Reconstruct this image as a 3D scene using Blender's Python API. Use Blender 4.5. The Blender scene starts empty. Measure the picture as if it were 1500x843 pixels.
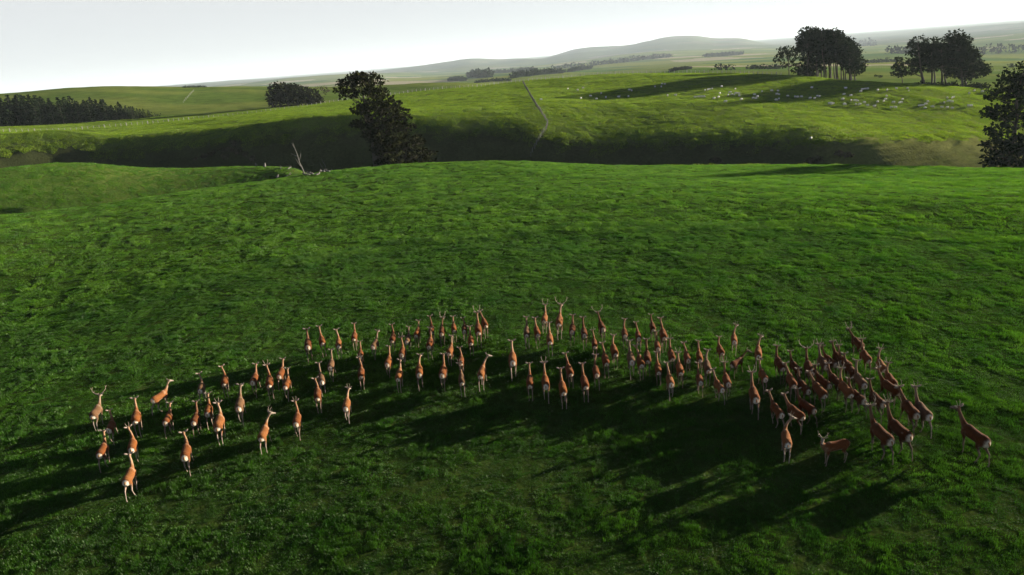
import bpy, bmesh, math, random
import numpy as np
from mathutils import Vector, Matrix

R = math.radians
scn = bpy.context.scene
COL = scn.collection
random.seed(7)
RNG = np.random.default_rng(11)

# ------------------------------------------------------------------ camera
CAM_H, PITCH, ROLL, FPX = 20.0, R(18.6), R(4.4), 1000.0
_F = np.array([0, math.cos(PITCH), -math.sin(PITCH)])
_U0 = np.array([0, math.sin(PITCH), math.cos(PITCH)])
_R0 = np.array([1.0, 0, 0])
_R = math.cos(ROLL) * _R0 - math.sin(ROLL) * _U0
_U = math.sin(ROLL) * _R0 + math.cos(ROLL) * _U0
cam_d = bpy.data.cameras.new('camera')
cam_d.sensor_width = 36.0
cam_d.lens = 36.0 * FPX / 1500.0
cam_d.clip_start = 0.5
cam_d.clip_end = 90000.0
cam = bpy.data.objects.new('camera', cam_d)
COL.objects.link(cam)
m = Matrix.Identity(4)
for i in range(3):
    m[i][0], m[i][1], m[i][2] = _R[i], _U[i], -_F[i]
m[2][3] = CAM_H
cam.matrix_world = m
scn.camera = cam

# ------------------------------------------------------------------ sky, sun, exposure
SUN_AZ, SUN_EL = R(67), R(8.6)          # azimuth to the right of the view direction (+Y)
VEIL = (4.4, 4.45, 4.38, 1)
world = bpy.data.worlds.new('World')
scn.world = world
world.use_nodes = True
wn = world.node_tree.nodes
wl = world.node_tree.links
wn.clear()
w_out = wn.new('ShaderNodeOutputWorld')
w_bg = wn.new('ShaderNodeBackground')
w_sky = wn.new('ShaderNodeTexSky')
w_sky.sky_type = 'NISHITA'
w_sky.sun_disc = False
w_sky.sun_elevation = SUN_EL
w_sky.sun_rotation = SUN_AZ
w_sky.altitude = 50
w_sky.air_density = 0.38
w_sky.dust_density = 0.2
w_sky.ozone_density = 0.5
w_bg.inputs['Strength'].default_value = 0.05
w_tc = wn.new('ShaderNodeTexCoord')
w_sx = wn.new('ShaderNodeSeparateXYZ')
wl.new(w_tc.outputs['Generated'], w_sx.inputs[0])
w_mr = wn.new('ShaderNodeMapRange')
w_mr.interpolation_type = 'SMOOTHSTEP'
w_mr.inputs['From Min'].default_value = math.sin(R(6))
w_mr.inputs['From Max'].default_value = math.sin(R(15))
w_mr.inputs['To Min'].default_value = 0.88
w_mr.inputs['To Max'].default_value = 0.0
wl.new(w_sx.outputs['Z'], w_mr.inputs['Value'])
w_mix = wn.new('ShaderNodeMix')
w_mix.data_type = 'RGBA'
w_mix.inputs['B'].default_value = VEIL
wl.new(w_mr.outputs['Result'], w_mix.inputs['Factor'])
wl.new(w_sky.outputs[0], w_mix.inputs['A'])
wl.new(w_mix.outputs['Result'], w_bg.inputs['Color'])
wl.new(w_bg.outputs[0], w_out.inputs['Surface'])
sun_d = bpy.data.lights.new('sun', 'SUN')
sun_d.energy = 5.0
sun_d.angle = R(0.55)
sun_d.color = (1.0, 0.92, 0.76)
sun = bpy.data.objects.new('sun', sun_d)
COL.objects.link(sun)
SUN_DIR = Vector((math.sin(SUN_AZ) * math.cos(SUN_EL), math.cos(SUN_AZ) * math.cos(SUN_EL), math.sin(SUN_EL)))
sun.rotation_euler = (-SUN_DIR).to_track_quat('-Z', 'Y').to_euler()
scn.view_settings.view_transform = 'Standard'
scn.view_settings.look = 'None'
scn.view_settings.gamma = 1.0
scn.view_settings.use_curve_mapping = False
scn.view_settings.exposure = 1.85
scn.render.engine = 'CYCLES'
scn.cycles.use_denoising = True
scn.cycles.denoiser = 'OPENIMAGEDENOISE'
scn.cycles.denoising_input_passes = 'RGB_ALBEDO_NORMAL'
scn.cycles.denoising_prefilter = 'ACCURATE'
scn.cycles.max_bounces = 6
scn.cycles.transparent_max_bounces = 8
scn.cycles.volume_bounces = 0

# ------------------------------------------------------------------ helpers
def ray(u, v):
    d = _F + _R * (u - 750.0) / FPX + _U * (421.5 - v) / FPX
    return d / math.hypot(d[0], d[1])          # unit horizontal length


def pix(u, v, r):
    """point at horizontal distance r along the pixel's ray"""
    d = ray(u, v)
    return np.array([d[0] * r, d[1] * r, CAM_H + d[2] * r])


def _hash(ix, iy, seed):
    h = (ix.astype(np.int64) * 374761393 + iy.astype(np.int64) * 668265263 + seed * 974711) & 0x7fffffff
    h = ((h ^ (h >> 13)) * 1274126177) & 0x7fffffff
    return ((h ^ (h >> 16)) & 0xffff) / 65535.0


def vnoise(x, y, seed=0):
    ix, iy = np.floor(x), np.floor(y)
    fx, fy = x - ix, y - iy
    fx = fx * fx * (3 - 2 * fx)
    fy = fy * fy * (3 - 2 * fy)
    a = _hash(ix, iy, seed); b = _hash(ix + 1, iy, seed)
    c = _hash(ix, iy + 1, seed); d = _hash(ix + 1, iy + 1, seed)
    return (a + (b - a) * fx) * (1 - fy) + (c + (d - c) * fx) * fy - 0.5


def fbm(x, y, seed=0, octaves=4):
    t = 0
    for o in range(octaves):
        t = t + vnoise(x * 2 ** o + 17.3 * o, y * 2 ** o - 9.1 * o, seed + o) / 2 ** o
    return t


def pchip_slopes(h, d):
    # h, d: (N, K-1); returns (N, K)
    n, k = d.shape
    m_ = np.zeros((n, k + 1))
    w1 = 2 * h[:, 1:] + h[:, :-1]
    w2 = h[:, 1:] + 2 * h[:, :-1]
    same = (d[:, 1:] * d[:, :-1]) > 0
    with np.errstate(divide='ignore', invalid='ignore'):
        mm = (w1 + w2) / (w1 / d[:, :-1] + w2 / d[:, 1:])
    m_[:, 1:-1] = np.where(same, mm, 0)
    m_[:, 0] = d[:, 0]
    m_[:, -1] = d[:, -1]
    return m_


def pchip_eval(X, Z, q):
    # X, Z: (N, K) ; q: (N,)
    h = np.diff(X, axis=1)
    d = np.diff(Z, axis=1) / h
    m_ = pchip_slopes(h, d)
    k = np.clip((q[:, None] >= X).sum(1) - 1, 0, X.shape[1] - 2)
    i = np.arange(len(q))
    hh = h[i, k]
    t = np.clip((q - X[i, k]) / hh, 0, 1)
    t2, t3 = t * t, t * t * t
    return ((2 * t3 - 3 * t2 + 1) * Z[i, k] + (t3 - 2 * t2 + t) * hh * m_[i, k]
            + (-2 * t3 + 3 * t2) * Z[i, k + 1] + (t3 - t2) * hh * m_[i, k + 1])


# ------------------------------------------------------------------ terrain (feature lines running across the view, near to far)
# a node is (u, v, r): seen at that pixel, r metres away;  or (u, None, r, z) for ground the photo does not show
def N_(u, v, r, z=None):
    if v is None:
        d = ray(u, 200)
        return (math.atan2(d[0], d[1]), r, z)
    p = pix(u, v, r)
    return (math.atan2(p[0], p[1]), r, p[2])


L = []
L.append([N_(750, None, 0.5, 0.0)])
L.append([N_(0, None, 40, -0.1), N_(750, None, 40, 0.0), N_(1500, None, 40, 0.1)])
L.append([N_(-300, None, 90, -1.5), N_(0, None, 90, -0.9), N_(400, None, 90, 0.2), N_(750, None, 90, 0.5), N_(1500, None, 90, 0.3)])
# paddock crest
L.append([N_(-300, 352, 132), N_(0, 318, 134), N_(150, 300, 136), N_(300, 277, 138), N_(420, 261, 140), N_(480, 252, 142),
          N_(560, 244, 142), N_(650, 239, 142), N_(780, 238, 140), N_(850, 242, 138), N_(950, 247, 136), N_(1100, 251, 134),
          N_(1300, 256, 132), N_(1500, 259, 130), N_(1900, 262, 128)])
# ground just behind the crest
L.append([N_(-300, None, 158, -8.2), N_(0, None, 158, -8.4), N_(200, None, 160, -8.0), N_(380, None, 162, -7.4), N_(470, None, 160, -6.2),
          N_(600, None, 160, -6.0), N_(900, None, 154, -5.0), N_(1500, None, 148, -5.0)])
# knoll crest on one side, gully floor on the other
L.append([N_(-300, 262, 195), N_(0, 249, 196), N_(60, 242, 198), N_(100, 240, 198), N_(150, 242, 198), N_(200, 247, 197), N_(280, 247, 195),
          N_(360, 244, 190), N_(430, 246, 182), N_(480, None, 178, -8.5), N_(540, None, 174, -10.5), N_(650, None, 174, -13), N_(900, None, 170, -14),
          N_(1200, None, 166, -14), N_(1500, None, 164, -14)])
# gully, foot of the far bank
L.append([N_(-300, None, 245, -14), N_(0, None, 244, -17), N_(200, None, 240, -18), N_(400, None, 218, -17), N_(520, None, 205, -16), N_(650, None, 198, -15.5),
          N_(900, None, 190, -15.5), N_(1200, None, 184, -15.5), N_(1270, None, 184, -16), N_(1340, None, 188, -16.5), N_(1420, None, 196, -17), N_(1500, None, 206, -17), N_(1700, None, 235, -17)])
# top of the far bank and the rounded shoulder above it
_BANK = [(-300, 226, 285), (0, 217, 280), (90, 211, 275), (160, 216, 266), (300, 209, 250), (400, 199, 240), (520, 188, 228), (640, 188, 220),
          (760, 189, 214), (820, 199, 209), (900, 205, 206), (1050, 203, 203), (1200, 203, 200), (1250, 201, 203), (1320, 199, 212), (1400, 199, 226), (1500, 203, 245), (1800, 215, 300)]
L.append([N_(u, v + (4 if u < 1240 else 1), r) for u, v, r in _BANK])
L.append([N_(u, v - (18 if u < 1210 else 11), r + 13) for u, v, r in _BANK])
# middle of the sunlit slope
L.append([N_(-300, 206, 335), N_(0, 203, 330), N_(150, 198, 325), N_(300, 180, 305), N_(470, 163, 290), N_(640, 154, 276), N_(770, 147, 268), N_(900, 150, 262),
          N_(1050, 152, 256), N_(1200, 158, 252), N_(1300, 160, 256), N_(1400, 162, 268), N_(1500, 164, 284), N_(1700, 170, 325)])
# ridge with the fence
L.append([N_(-300, 200, 395), N_(0, 193, 390), N_(150, 188, 390), N_(300, 173, 390), N_(470, 152, 390), N_(520, 146, 390), N_(640, 133, 385), N_(770, 120, 385),
          N_(860, 113, 380), N_(990, 107, 370), N_(1130, 108, 345), N_(1250, 118, 314), N_(1340, 124, 312), N_(1420, 131, 318), N_(1500, 137, 330), N_(1800, 150, 370)])
# ground behind the fence ridge
L.append([N_(-300, 192, 430), N_(0, 188, 430), N_(220, 174, 430), N_(400, 157, 430), N_(520, None, 440, 0), N_(640, None, 450, -4), N_(800, None, 450, -3),
          N_(1000, None, 430, -2), N_(1130, None, 400, -7), N_(1250, None, 365, -9), N_(1400, None, 375, -10), N_(1600, None, 400, -11)])
# hill behind the plantation, first fields elsewhere
L.append([N_(-300, 150, 700), N_(0, 138, 700), N_(80, 131, 700), N_(150, 127, 700), N_(300, 128, 700), N_(400, 128, 690), N_(480, 128, 670), N_(560, 125, 640),
          N_(640, 123, 610), N_(690, 125, 600), N_(770, None, 600, -10), N_(900, None, 620, -12), N_(1000, 108, 640), N_(1130, 106, 640), N_(1300, 109, 620), N_(1500, 113, 600), N_(1800, 118, 600)])
L.append([N_(-300, None, 1050, -20), N_(300, None, 1050, -20), N_(640, None, 1000, -22), N_(770, None, 1000, -18), N_(900, 107, 1050), N_(1000, 98, 1100), N_(1100, 96, 1100),
          N_(1300, 94, 1000), N_(1400, 94, 950), N_(1500, 93, 900), N_(1800, 85, 900)])
L.append([N_(-300, None, 1900, -30), N_(300, None, 1900, -30), N_(500, None, 1900, -28), N_(650, 115, 1900), N_(770, 105, 1900), N_(900, 97, 1900), N_(1000, 90, 1900),
          N_(1100, 85, 1900), N_(1200, 80, 1900), N_(1300, 76, 1800), N_(1400, 78, 1700), N_(1500, 75, 1600), N_(1800, 60, 1600)])
L.append([N_(-300, None, 3000, -35), N_(300, None, 3000, -35), N_(500, None, 3000, -35), N_(650, 108, 3000), N_(800, 95, 3000), N_(950, 80, 3000), N_(1100, 72, 3000),
          N_(1200, 70, 3000), N_(1300, 64, 3000), N_(1400, 58, 2900), N_(1500, 49, 2800), N_(1800, 25, 2800)])
# skyline hills
L.append([N_(-300, None, 5200, -40), N_(100, None, 5200, -40), N_(300, None, 5200, -20), N_(430, 118, 5000), N_(480, 116, 5000), N_(560, 107, 5000), N_(620, 100, 5000), N_(690, 90, 5000),
          N_(710, 91, 5000), N_(740, 91, 5000), N_(765, 88, 5000), N_(790, 90, 5000), N_(830, 80, 5000), N_(870, 73, 5000), N_(905, 71, 5000), N_(950, 62, 5000), N_(980, 57, 5000), N_(1015, 54, 5000),
          N_(1045, 59, 5000), N_(1090, 57, 5000), N_(1110, 63, 5000), N_(1150, 64, 5000), N_(1200, 60, 4800), N_(1250, 60, 4600), N_(1350, 52, 4400), N_(1430, 45, 4300), N_(1500, 40, 4200), N_(1800, 18, 4200)])
L.append([N_(750, None, 16000, -45)])
L.append([N_(750, None, 40000, -45)])
FAR = {13: 1.3, 14: 1.7, 15: 2.1, 16: 2.2}
def _stretch(n, f):          # same direction, f times as far
    return (n[0], n[1] * f, CAM_H + (n[2] - CAM_H) * f)
for _k, _f in FAR.items():
    L[_k] = [_stretch(n, _f) if n[2] != int(n[2]) else (n[0], n[1] * _f, n[2]) for n in L[_k]]
K = len(L)
TH0, TH1, NTH = -math.pi, math.pi, 1441
th_tab = np.linspace(TH0, TH1, NTH)
r_tab = np.zeros((NTH, K))
z_tab = np.zeros((NTH, K))
gk = np.exp(-0.5 * (np.arange(-12, 13) / 2.2) ** 2)
gk /= gk.sum()
for k, line in enumerate(L):
    a = np.array(sorted(line))
    if len(a) == 1:
        r_tab[:, k] = a[0, 1]
        z_tab[:, k] = a[0, 2]
        continue
    for tab, c in ((r_tab, 1), (z_tab, 2)):
        X = np.repeat(a[None, :, 0], NTH, 0)
        Z = np.repeat(a[None, :, c], NTH, 0)
        q = np.clip(th_tab, a[0, 0], a[-1, 0])
        v = pchip_eval(X, Z, q)
        # go back to one common value behind the camera so that the sheet closes
        mean = a[:, c].mean() if c == 1 else min(a[:, c].mean(), 0)
        w = np.clip((np.abs(th_tab) - R(62)) / R(50), 0, 1)
        w = w * w * (3 - 2 * w)
        v = v * (1 - w) + mean * w
        pad = np.concatenate([v[-13:-1], v, v[1:13]])
        vs = np.convolve(pad, gk, 'valid')
        tab[:, k] = vs
lr_tab = np.log(r_tab)


def line_r(th, k):
    return np.interp(th, th_tab, r_tab[:, k])


def smooth01(x):
    x = np.clip(x, 0, 1)
    return x * x * (3 - 2 * x)


def height(x, y):
    x = np.atleast_1d(np.asarray(x, float)); y = np.atleast_1d(np.asarray(y, float))
    r = np.maximum(np.hypot(x, y), 0.6)
    th = np.arctan2(x, y)
    f = (th - TH0) / (TH1 - TH0) * (NTH - 1)
    i = np.clip(f.astype(int), 0, NTH - 2)
    t = (f - i)[:, None]
    X = lr_tab[i] * (1 - t) + lr_tab[i + 1] * t
    Z = z_tab[i] * (1 - t) + z_tab[i + 1] * t
    z = pchip_eval(X, Z, np.log(r))
    # relief
    z = z + 0.22 * fbm(x / 9, y / 9, 3, 3) * smooth01((r - 10) / 30)
    z = z + 1.6 * fbm(x / 60, y / 60, 5, 4) * smooth01((r - 150) / 120) * (1 - smooth01((r - 1500) / 1500))
    z = z + (8 * fbm(x / 420, y / 420, 8, 5) * smooth01((r - 1000) / 2000) + 62 * (fbm(x / 1500, y / 1500, 9, 5) + 0.12) * smooth01((r - 4000) / 4500)) * (1 - 0.8 * smooth01((r - 11500) / 3000))
    # terracettes on the steep bank that the sun still reaches
    wt = smooth01((th - R(24)) / R(4)) * smooth01((r - line_r(th, 6) + 12) / 8) * (1 - smooth01((r - line_r(th, 7) + 1) / 9))
    ph = z / 1.3 + 0.9 * fbm(x / 14, y / 14, 21, 3)
    fr = ph - np.floor(ph)
    z = z + wt * 1.3 * (smooth01((fr - 0.5) / 0.5) - fr) * 0.55
    # rough broken ground low in the gully
    r6, r7 = line_r(th, 6), line_r(th, 7)
    wg = smooth01((r - r6 + 14) / 10) * (1 - smooth01((r - r7 + 6) / 12))
    z = z + wg * 0.6 * fbm(x / 5, y / 5, 31, 3) * (1 - 0.8 * smooth01((th - R(20)) / R(4)))
    return z


def hz(x, y):
    return float(height(x, y)[0])


def ground_hit(u, v, r0=12.0, r1=9000.0, above=0.0):
    """where the pixel's ray meets the terrain"""
    d = ray(u, v)
    rr = np.exp(np.linspace(math.log(r0), math.log(r1), 1500))
    g = CAM_H + d[2] * rr - height(d[0] * rr, d[1] * rr) - above
    k = np.nonzero(g < 0)[0]
    if len(k) == 0:
        return None
    k = k[0]
    if k == 0:
        r = rr[0]
    else:
        r = rr[k - 1] + (rr[k] - rr[k - 1]) * g[k - 1] / (g[k - 1] - g[k])
    return Vector((d[0] * r, d[1] * r, hz(d[0] * r, d[1] * r)))


def at_range(u, r):
    d = ray(u, 200)
    s = 1.0
    return Vector((d[0] * r, d[1] * r, hz(d[0] * r, d[1] * r)))


# ------------------------------------------------------------------ materials
def mat(name):
    mt = bpy.data.materials.new(name)
    mt.use_nodes = True
    nt = mt.node_tree
    nt.nodes.clear()
    return mt, nt, nt.nodes, nt.links


def simple_mat(name, col, rough=0.8, var=0.25, scale=6.0, spec=0.3, attr=None, coords='Object', sheen=0.0):
    mt, nt, n, l = mat(name)
    out = n.new('ShaderNodeOutputMaterial')
    b = n.new('ShaderNodeBsdfPrincipled')
    b.inputs['Roughness'].default_value = rough
    b.inputs['Specular IOR Level'].default_value = spec
    b.inputs['Sheen Weight'].default_value = sheen
    b.inputs['Sheen Roughness'].default_value = 0.45
    b.inputs['Sheen Tint'].default_value = (1.0, 0.82, 0.6, 1)
    tc = n.new('ShaderNodeTexCoord')
    nz = n.new('ShaderNodeTexNoise')
    nz.inputs['Scale'].default_value = scale
    nz.inputs['Detail'].default_value = 4
    l.new(tc.outputs[coords], nz.inputs['Vector'])
    mr = n.new('ShaderNodeMapRange')
    mr.inputs['To Min'].default_value = 1 - var
    mr.inputs['To Max'].default_value = 1 + var
    l.new(nz.outputs['Fac'], mr.inputs['Value'])
    mx = n.new('ShaderNodeVectorMath')
    mx.operation = 'SCALE'
    if attr:
        at = n.new('ShaderNodeAttribute')
        at.attribute_name = attr
        l.new(at.outputs['Color'], mx.inputs[0])
    else:
        mx.inputs[0].default_value = col
    l.new(mr.outputs['Result'], mx.inputs['Scale'])
    l.new(mx.outputs['Vector'], b.inputs['Base Color'])
    l.new(b.outputs[0], out.inputs['Surface'])
    return mt


def ground_mat():
    mt, nt, n, l = mat('pasture')
    out = n.new('ShaderNodeOutputMaterial')
    b = n.new('ShaderNodeBsdfPrincipled')
    b.inputs['Roughness'].default_value = 0.9
    b.inputs['Specular IOR Level'].default_value = 0.0
    at = n.new('ShaderNodeAttribute')
    at.attribute_name = 'tint'
    geo = n.new('ShaderNodeNewGeometry')
    n1 = n.new('ShaderNodeTexNoise')
    n1.inputs['Scale'].default_value = 1.3
    n1.inputs['Detail'].default_value = 5
    l.new(geo.outputs['Position'], n1.inputs['Vector'])
    n2 = n.new('ShaderNodeTexNoise')
    n2.inputs['Scale'].default_value = 0.12
    n2.inputs['Detail'].default_value = 4
    l.new(geo.outputs['Position'], n2.inputs['Vector'])
    ad = n.new('ShaderNodeMath'); ad.operation = 'ADD'
    l.new(n1.outputs['Fac'], ad.inputs[0]); l.new(n2.outputs['Fac'], ad.inputs[1])
    mr = n.new('ShaderNodeMapRange')
    mr.inputs['From Min'].default_value = 0.6
    mr.inputs['From Max'].default_value = 1.4
    mr.inputs['To Min'].default_value = 0.62
    mr.inputs['To Max'].default_value = 1.38
    l.new(ad.outputs[0], mr.inputs['Value'])
    sc = n.new('ShaderNodeVectorMath'); sc.operation = 'SCALE'
    l.new(at.outputs['Color'], sc.inputs[0]); l.new(mr.outputs['Result'], sc.inputs['Scale'])
    l.new(sc.outputs['Vector'], b.inputs['Base Color'])
    # turf relief
    n3 = n.new('ShaderNodeTexNoise')
    n3.inputs['Scale'].default_value = 1.6
    n3.inputs['Detail'].default_value = 6
    n3.inputs['Roughness'].default_value = 0.65
    l.new(geo.outputs['Position'], n3.inputs['Vector'])
    bp = n.new('ShaderNodeBump')
    bp.inputs['Strength'].default_value = 1.0
    bp.inputs['Distance'].default_value = 0.35
    l.new(n3.outputs['Fac'], bp.inputs['Height'])
    l.new(bp.outputs['Normal'], b.inputs['Normal'])
    l.new(b.outputs[0], out.inputs['Surface'])
    return mt


def grass_mat(name='grass_blades', c0=(0.018, 0.072, 0.003, 1), c1=(0.047, 0.124, 0.006, 1)):
    mt, nt, n, l = mat(name)
    out = n.new('ShaderNodeOutputMaterial')
    geo = n.new('ShaderNodeNewGeometry')
    n2 = n.new('ShaderNodeTexNoise')
    n2.inputs['Scale'].default_value = 0.35
    n2.inputs['Detail'].default_value = 5
    l.new(geo.outputs['Position'], n2.inputs['Vector'])
    rp = n.new('ShaderNodeValToRGB')
    rp.color_ramp.elements[0].position = 0.3
    rp.color_ramp.elements[0].color = c0
    rp.color_ramp.elements[1].position = 0.72
    rp.color_ramp.elements[1].color = c1
    l.new(n2.outputs['Fac'], rp.inputs['Fac'])
    oi = n.new('ShaderNodeObjectInfo')
    mr = n.new('ShaderNodeMapRange')
    mr.inputs['To Min'].default_value = 0.8
    mr.inputs['To Max'].default_value = 1.2
    l.new(oi.outputs['Random'], mr.inputs['Value'])
    at = n.new('ShaderNodeAttribute'); at.attribute_name = 'shade'
    mu = n.new('ShaderNodeMath'); mu.operation = 'MULTIPLY'
    l.new(mr.outputs['Result'], mu.inputs[0]); l.new(at.outputs['Fac'], mu.inputs[1])
    sc = n.new('ShaderNodeVectorMath'); sc.operation = 'SCALE'
    l.new(rp.outputs['Color'], sc.inputs[0]); l.new(mu.outputs[0], sc.inputs['Scale'])
    d = n.new('ShaderNodeBsdfDiffuse')
    t = n.new('ShaderNodeBsdfTranslucent')
    l.new(sc.outputs['Vector'], d.inputs['Color'])
    l.new(sc.outputs['Vector'], t.inputs['Color'])
    mx = n.new('ShaderNodeMixShader')
    mx.inputs[0].default_value = 0.45
    l.new(d.outputs[0], mx.inputs[1]); l.new(t.outputs[0], mx.inputs[2])
    g = n.new('ShaderNodeBsdfGlossy')
    g.inputs['Roughness'].default_value = 0.45
    g.inputs['Color'].default_value = (0.5, 0.5, 0.42, 1)
    mx2 = n.new('ShaderNodeMixShader')
    mx2.inputs[0].default_value = 0.035
    l.new(mx.outputs[0], mx2.inputs[1]); l.new(g.outputs[0], mx2.inputs[2])
    l.new(mx2.outputs[0], out.inputs['Surface'])
    return mt


def leaf_mat(name, c0, c1):
    mt, nt, n, l = mat(name)
    out = n.new('ShaderNodeOutputMaterial')
    geo = n.new('ShaderNodeNewGeometry')
    n2 = n.new('ShaderNodeTexNoise')
    n2.inputs['Scale'].default_value = 0.5
    n2.inputs['Detail'].default_value = 5
    l.new(geo.outputs['Position'], n2.inputs['Vector'])
    rp = n.new('ShaderNodeValToRGB')
    rp.color_ramp.elements[0].position = 0.35
    rp.color_ramp.elements[0].color = (*c0, 1)
    rp.color_ramp.elements[1].position = 0.7
    rp.color_ramp.elements[1].color = (*c1, 1)
    l.new(n2.outputs['Fac'], rp.inputs['Fac'])
    d = n.new('ShaderNodeBsdfDiffuse')
    t = n.new('ShaderNodeBsdfTranslucent')
    l.new(rp.outputs['Color'], d.inputs['Color'])
    l.new(rp.outputs['Color'], t.inputs['Color'])
    mx = n.new('ShaderNodeMixShader')
    mx.inputs[0].default_value = 0.06
    l.new(d.outputs[0], mx.inputs[1]); l.new(t.outputs[0], mx.inputs[2])
    l.new(mx.outputs[0], out.inputs['Surface'])
    return mt


M = {
    'pasture': ground_mat(),
    'grass': grass_mat(),
    'mid_grass_lit': grass_mat('mid_grass_blades_lit', (0.024, 0.096, 0.003, 1), (0.067, 0.168, 0.006, 1)),  # same paddock grass, some of the far field's sunlight painted into the colour
    'crest_grass_lit': grass_mat('crest_grass_blades_lit', (0.038, 0.126, 0.003, 1), (0.098, 0.214, 0.007, 1)),  # brighter still: sunlight on the rise painted into the blade colour
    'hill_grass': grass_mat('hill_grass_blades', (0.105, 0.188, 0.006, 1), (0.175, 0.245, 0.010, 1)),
    'fur': simple_mat('deer_fur', (0.3, 0.1, 0.03), 0.95, 0.5, 11.0, 0.04, 'fur', sheen=0.04),
    'antler': simple_mat('antler_velvet', (0.26, 0.20, 0.14), 0.8, 0.2, 20),
    'wool': simple_mat('sheep_wool', (0.7, 0.66, 0.56), 0.95, 0.15, 8, 0.1, 'fur'),
    'bark': simple_mat('bark', (0.085, 0.068, 0.052), 0.9, 0.45, 2.0),
    'deadwood': simple_mat('dead_wood', (0.13, 0.118, 0.10), 0.85, 0.3, 3.0),
    'post': simple_mat('fence_post', (0.27, 0.255, 0.23), 0.85, 0.3, 3.0),
    'dark_post': simple_mat('weathered_post', (0.13, 0.12, 0.10), 0.9, 0.3, 3.0),
    'wire': simple_mat('fence_wire', (0.35, 0.35, 0.34), 0.5, 0.1, 3.0),
    'cypress': leaf_mat('cypress_foliage', (0.013, 0.017, 0.007), (0.034, 0.035, 0.013)),
    'pine': leaf_mat('pine_foliage', (0.011, 0.020, 0.009), (0.027, 0.040, 0.015)),
    'scrub': leaf_mat('scrub_foliage', (0.05, 0.045, 0.025), (0.13, 0.11, 0.075)),
}


def link(name, mesh, mt=None, parent=None, label=None, cat=None, group=None, kind=None):
    o = bpy.data.objects.new(name, mesh)
    COL.objects.link(o)
    if mt is not None and mesh is not None and not mesh.materials:
        mesh.materials.append(mt)
    if parent is not None:
        o.parent = parent
    tag(o, label, cat, group, kind)
    return o


def tag(o, label=None, cat=None, group=None, kind=None):
    for k, v in (('label', label), ('category', cat), ('group', group), ('kind', kind)):
        if v:
            o[k] = v


def pymesh(name, v, f, smooth=False):
    me = bpy.data.meshes.new(name)
    me.from_pydata([tuple(p) for p in v], [], f)
    if smooth:
        me.polygons.foreach_set('use_smooth', [True] * len(me.polygons))
    me.update()
    return me


def npmesh(name, v, quads=None, tris=None, smooth=False):
    me = bpy.data.meshes.new(name)
    v = np.asarray(v, np.float32)
    me.vertices.add(len(v))
    me.vertices.foreach_set('co', v.ravel())
    loops, starts = [], []
    nq = 0 if quads is None else len(quads)
    nt = 0 if tris is None else len(tris)
    idx = []
    if nq:
        idx.append(np.asarray(quads, np.int32).ravel())
    if nt:
        idx.append(np.asarray(tris, np.int32).ravel())
    idx = np.concatenate(idx)
    st = np.concatenate([np.arange(nq) * 4, nq * 4 + np.arange(nt) * 3]).astype(np.int32)
    me.loops.add(len(idx))
    me.loops.foreach_set('vertex_index', idx)
    me.polygons.add(nq + nt)
    me.polygons.foreach_set('loop_start', st)
    if smooth:
        me.polygons.foreach_set('use_smooth', np.ones(nq + nt, bool))
    me.update(calc_edges=True)
    return me


# ------------------------------------------------------------------ ground sheet
def ang_steps():
    a = list(np.arange(-180, -56, 3.0)) + list(np.arange(-56, -42, 0.5)) + list(np.arange(-42, 42, 0.16)) + list(np.arange(42, 56, 0.5)) + list(np.arange(56, 180, 3.0))
    return np.radians(np.array(a))


def rad_steps():
    r = [0.7]
    while r[-1] < 42000:
        x = r[-1]
        f = 0.06 if x < 15 else 0.022 if x < 100 else 0.011 if x < 155 else 0.0042 if x < 235 else 0.011 if x < 420 else 0.018 if x < 1000 else 0.016 if x < 12500 else 0.15
        r.append(x * (1 + f))
    return np.array(r)


def lerp(a, b, t):
    return a + (b - a) * t[:, None]


def ground_tint(x, y, z):
    r = np.hypot(x, y); th = np.arctan2(x, y)
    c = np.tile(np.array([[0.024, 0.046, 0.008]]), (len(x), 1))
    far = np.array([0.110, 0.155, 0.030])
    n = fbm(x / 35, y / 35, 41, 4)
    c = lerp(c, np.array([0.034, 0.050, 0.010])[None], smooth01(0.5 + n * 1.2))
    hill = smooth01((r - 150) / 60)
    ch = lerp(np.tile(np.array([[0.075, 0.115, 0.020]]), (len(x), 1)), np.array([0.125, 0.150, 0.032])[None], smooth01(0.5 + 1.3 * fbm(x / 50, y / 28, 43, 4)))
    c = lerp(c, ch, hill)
    # gully banks: shade painted into the colour, rank brown grass only to the right
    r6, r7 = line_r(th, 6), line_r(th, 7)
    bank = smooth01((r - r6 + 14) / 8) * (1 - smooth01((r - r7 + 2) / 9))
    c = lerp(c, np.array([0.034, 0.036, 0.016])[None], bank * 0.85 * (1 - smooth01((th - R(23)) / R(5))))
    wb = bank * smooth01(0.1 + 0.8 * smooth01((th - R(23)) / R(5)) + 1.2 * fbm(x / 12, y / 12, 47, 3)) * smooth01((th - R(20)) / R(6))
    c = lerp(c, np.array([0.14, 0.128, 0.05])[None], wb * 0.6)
    # paddocks on the plain: each its own green, some cut or dry
    px, py = x / 260 + 0.35 * fbm(x / 300, y / 300, 51, 2), y / 330 + 0.35 * fbm(x / 300, y / 300, 52, 2)
    hsh = _hash(np.floor(px + 0.2 * py), np.floor(py), 77)
    hs2 = _hash(np.floor(px + 0.2 * py), np.floor(py), 78)
    cf = np.stack([0.07 + 0.11 * hsh, 0.12 + 0.075 * hsh + 0.02 * hs2, 0.025 + 0.04 * hsh * hs2], 1)
    dry = (hs2 > 0.86)
    cf[dry] = np.array([0.30, 0.26, 0.16])
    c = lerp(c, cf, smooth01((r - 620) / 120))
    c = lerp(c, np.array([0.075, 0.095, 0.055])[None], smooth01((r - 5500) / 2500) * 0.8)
    return c


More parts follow.
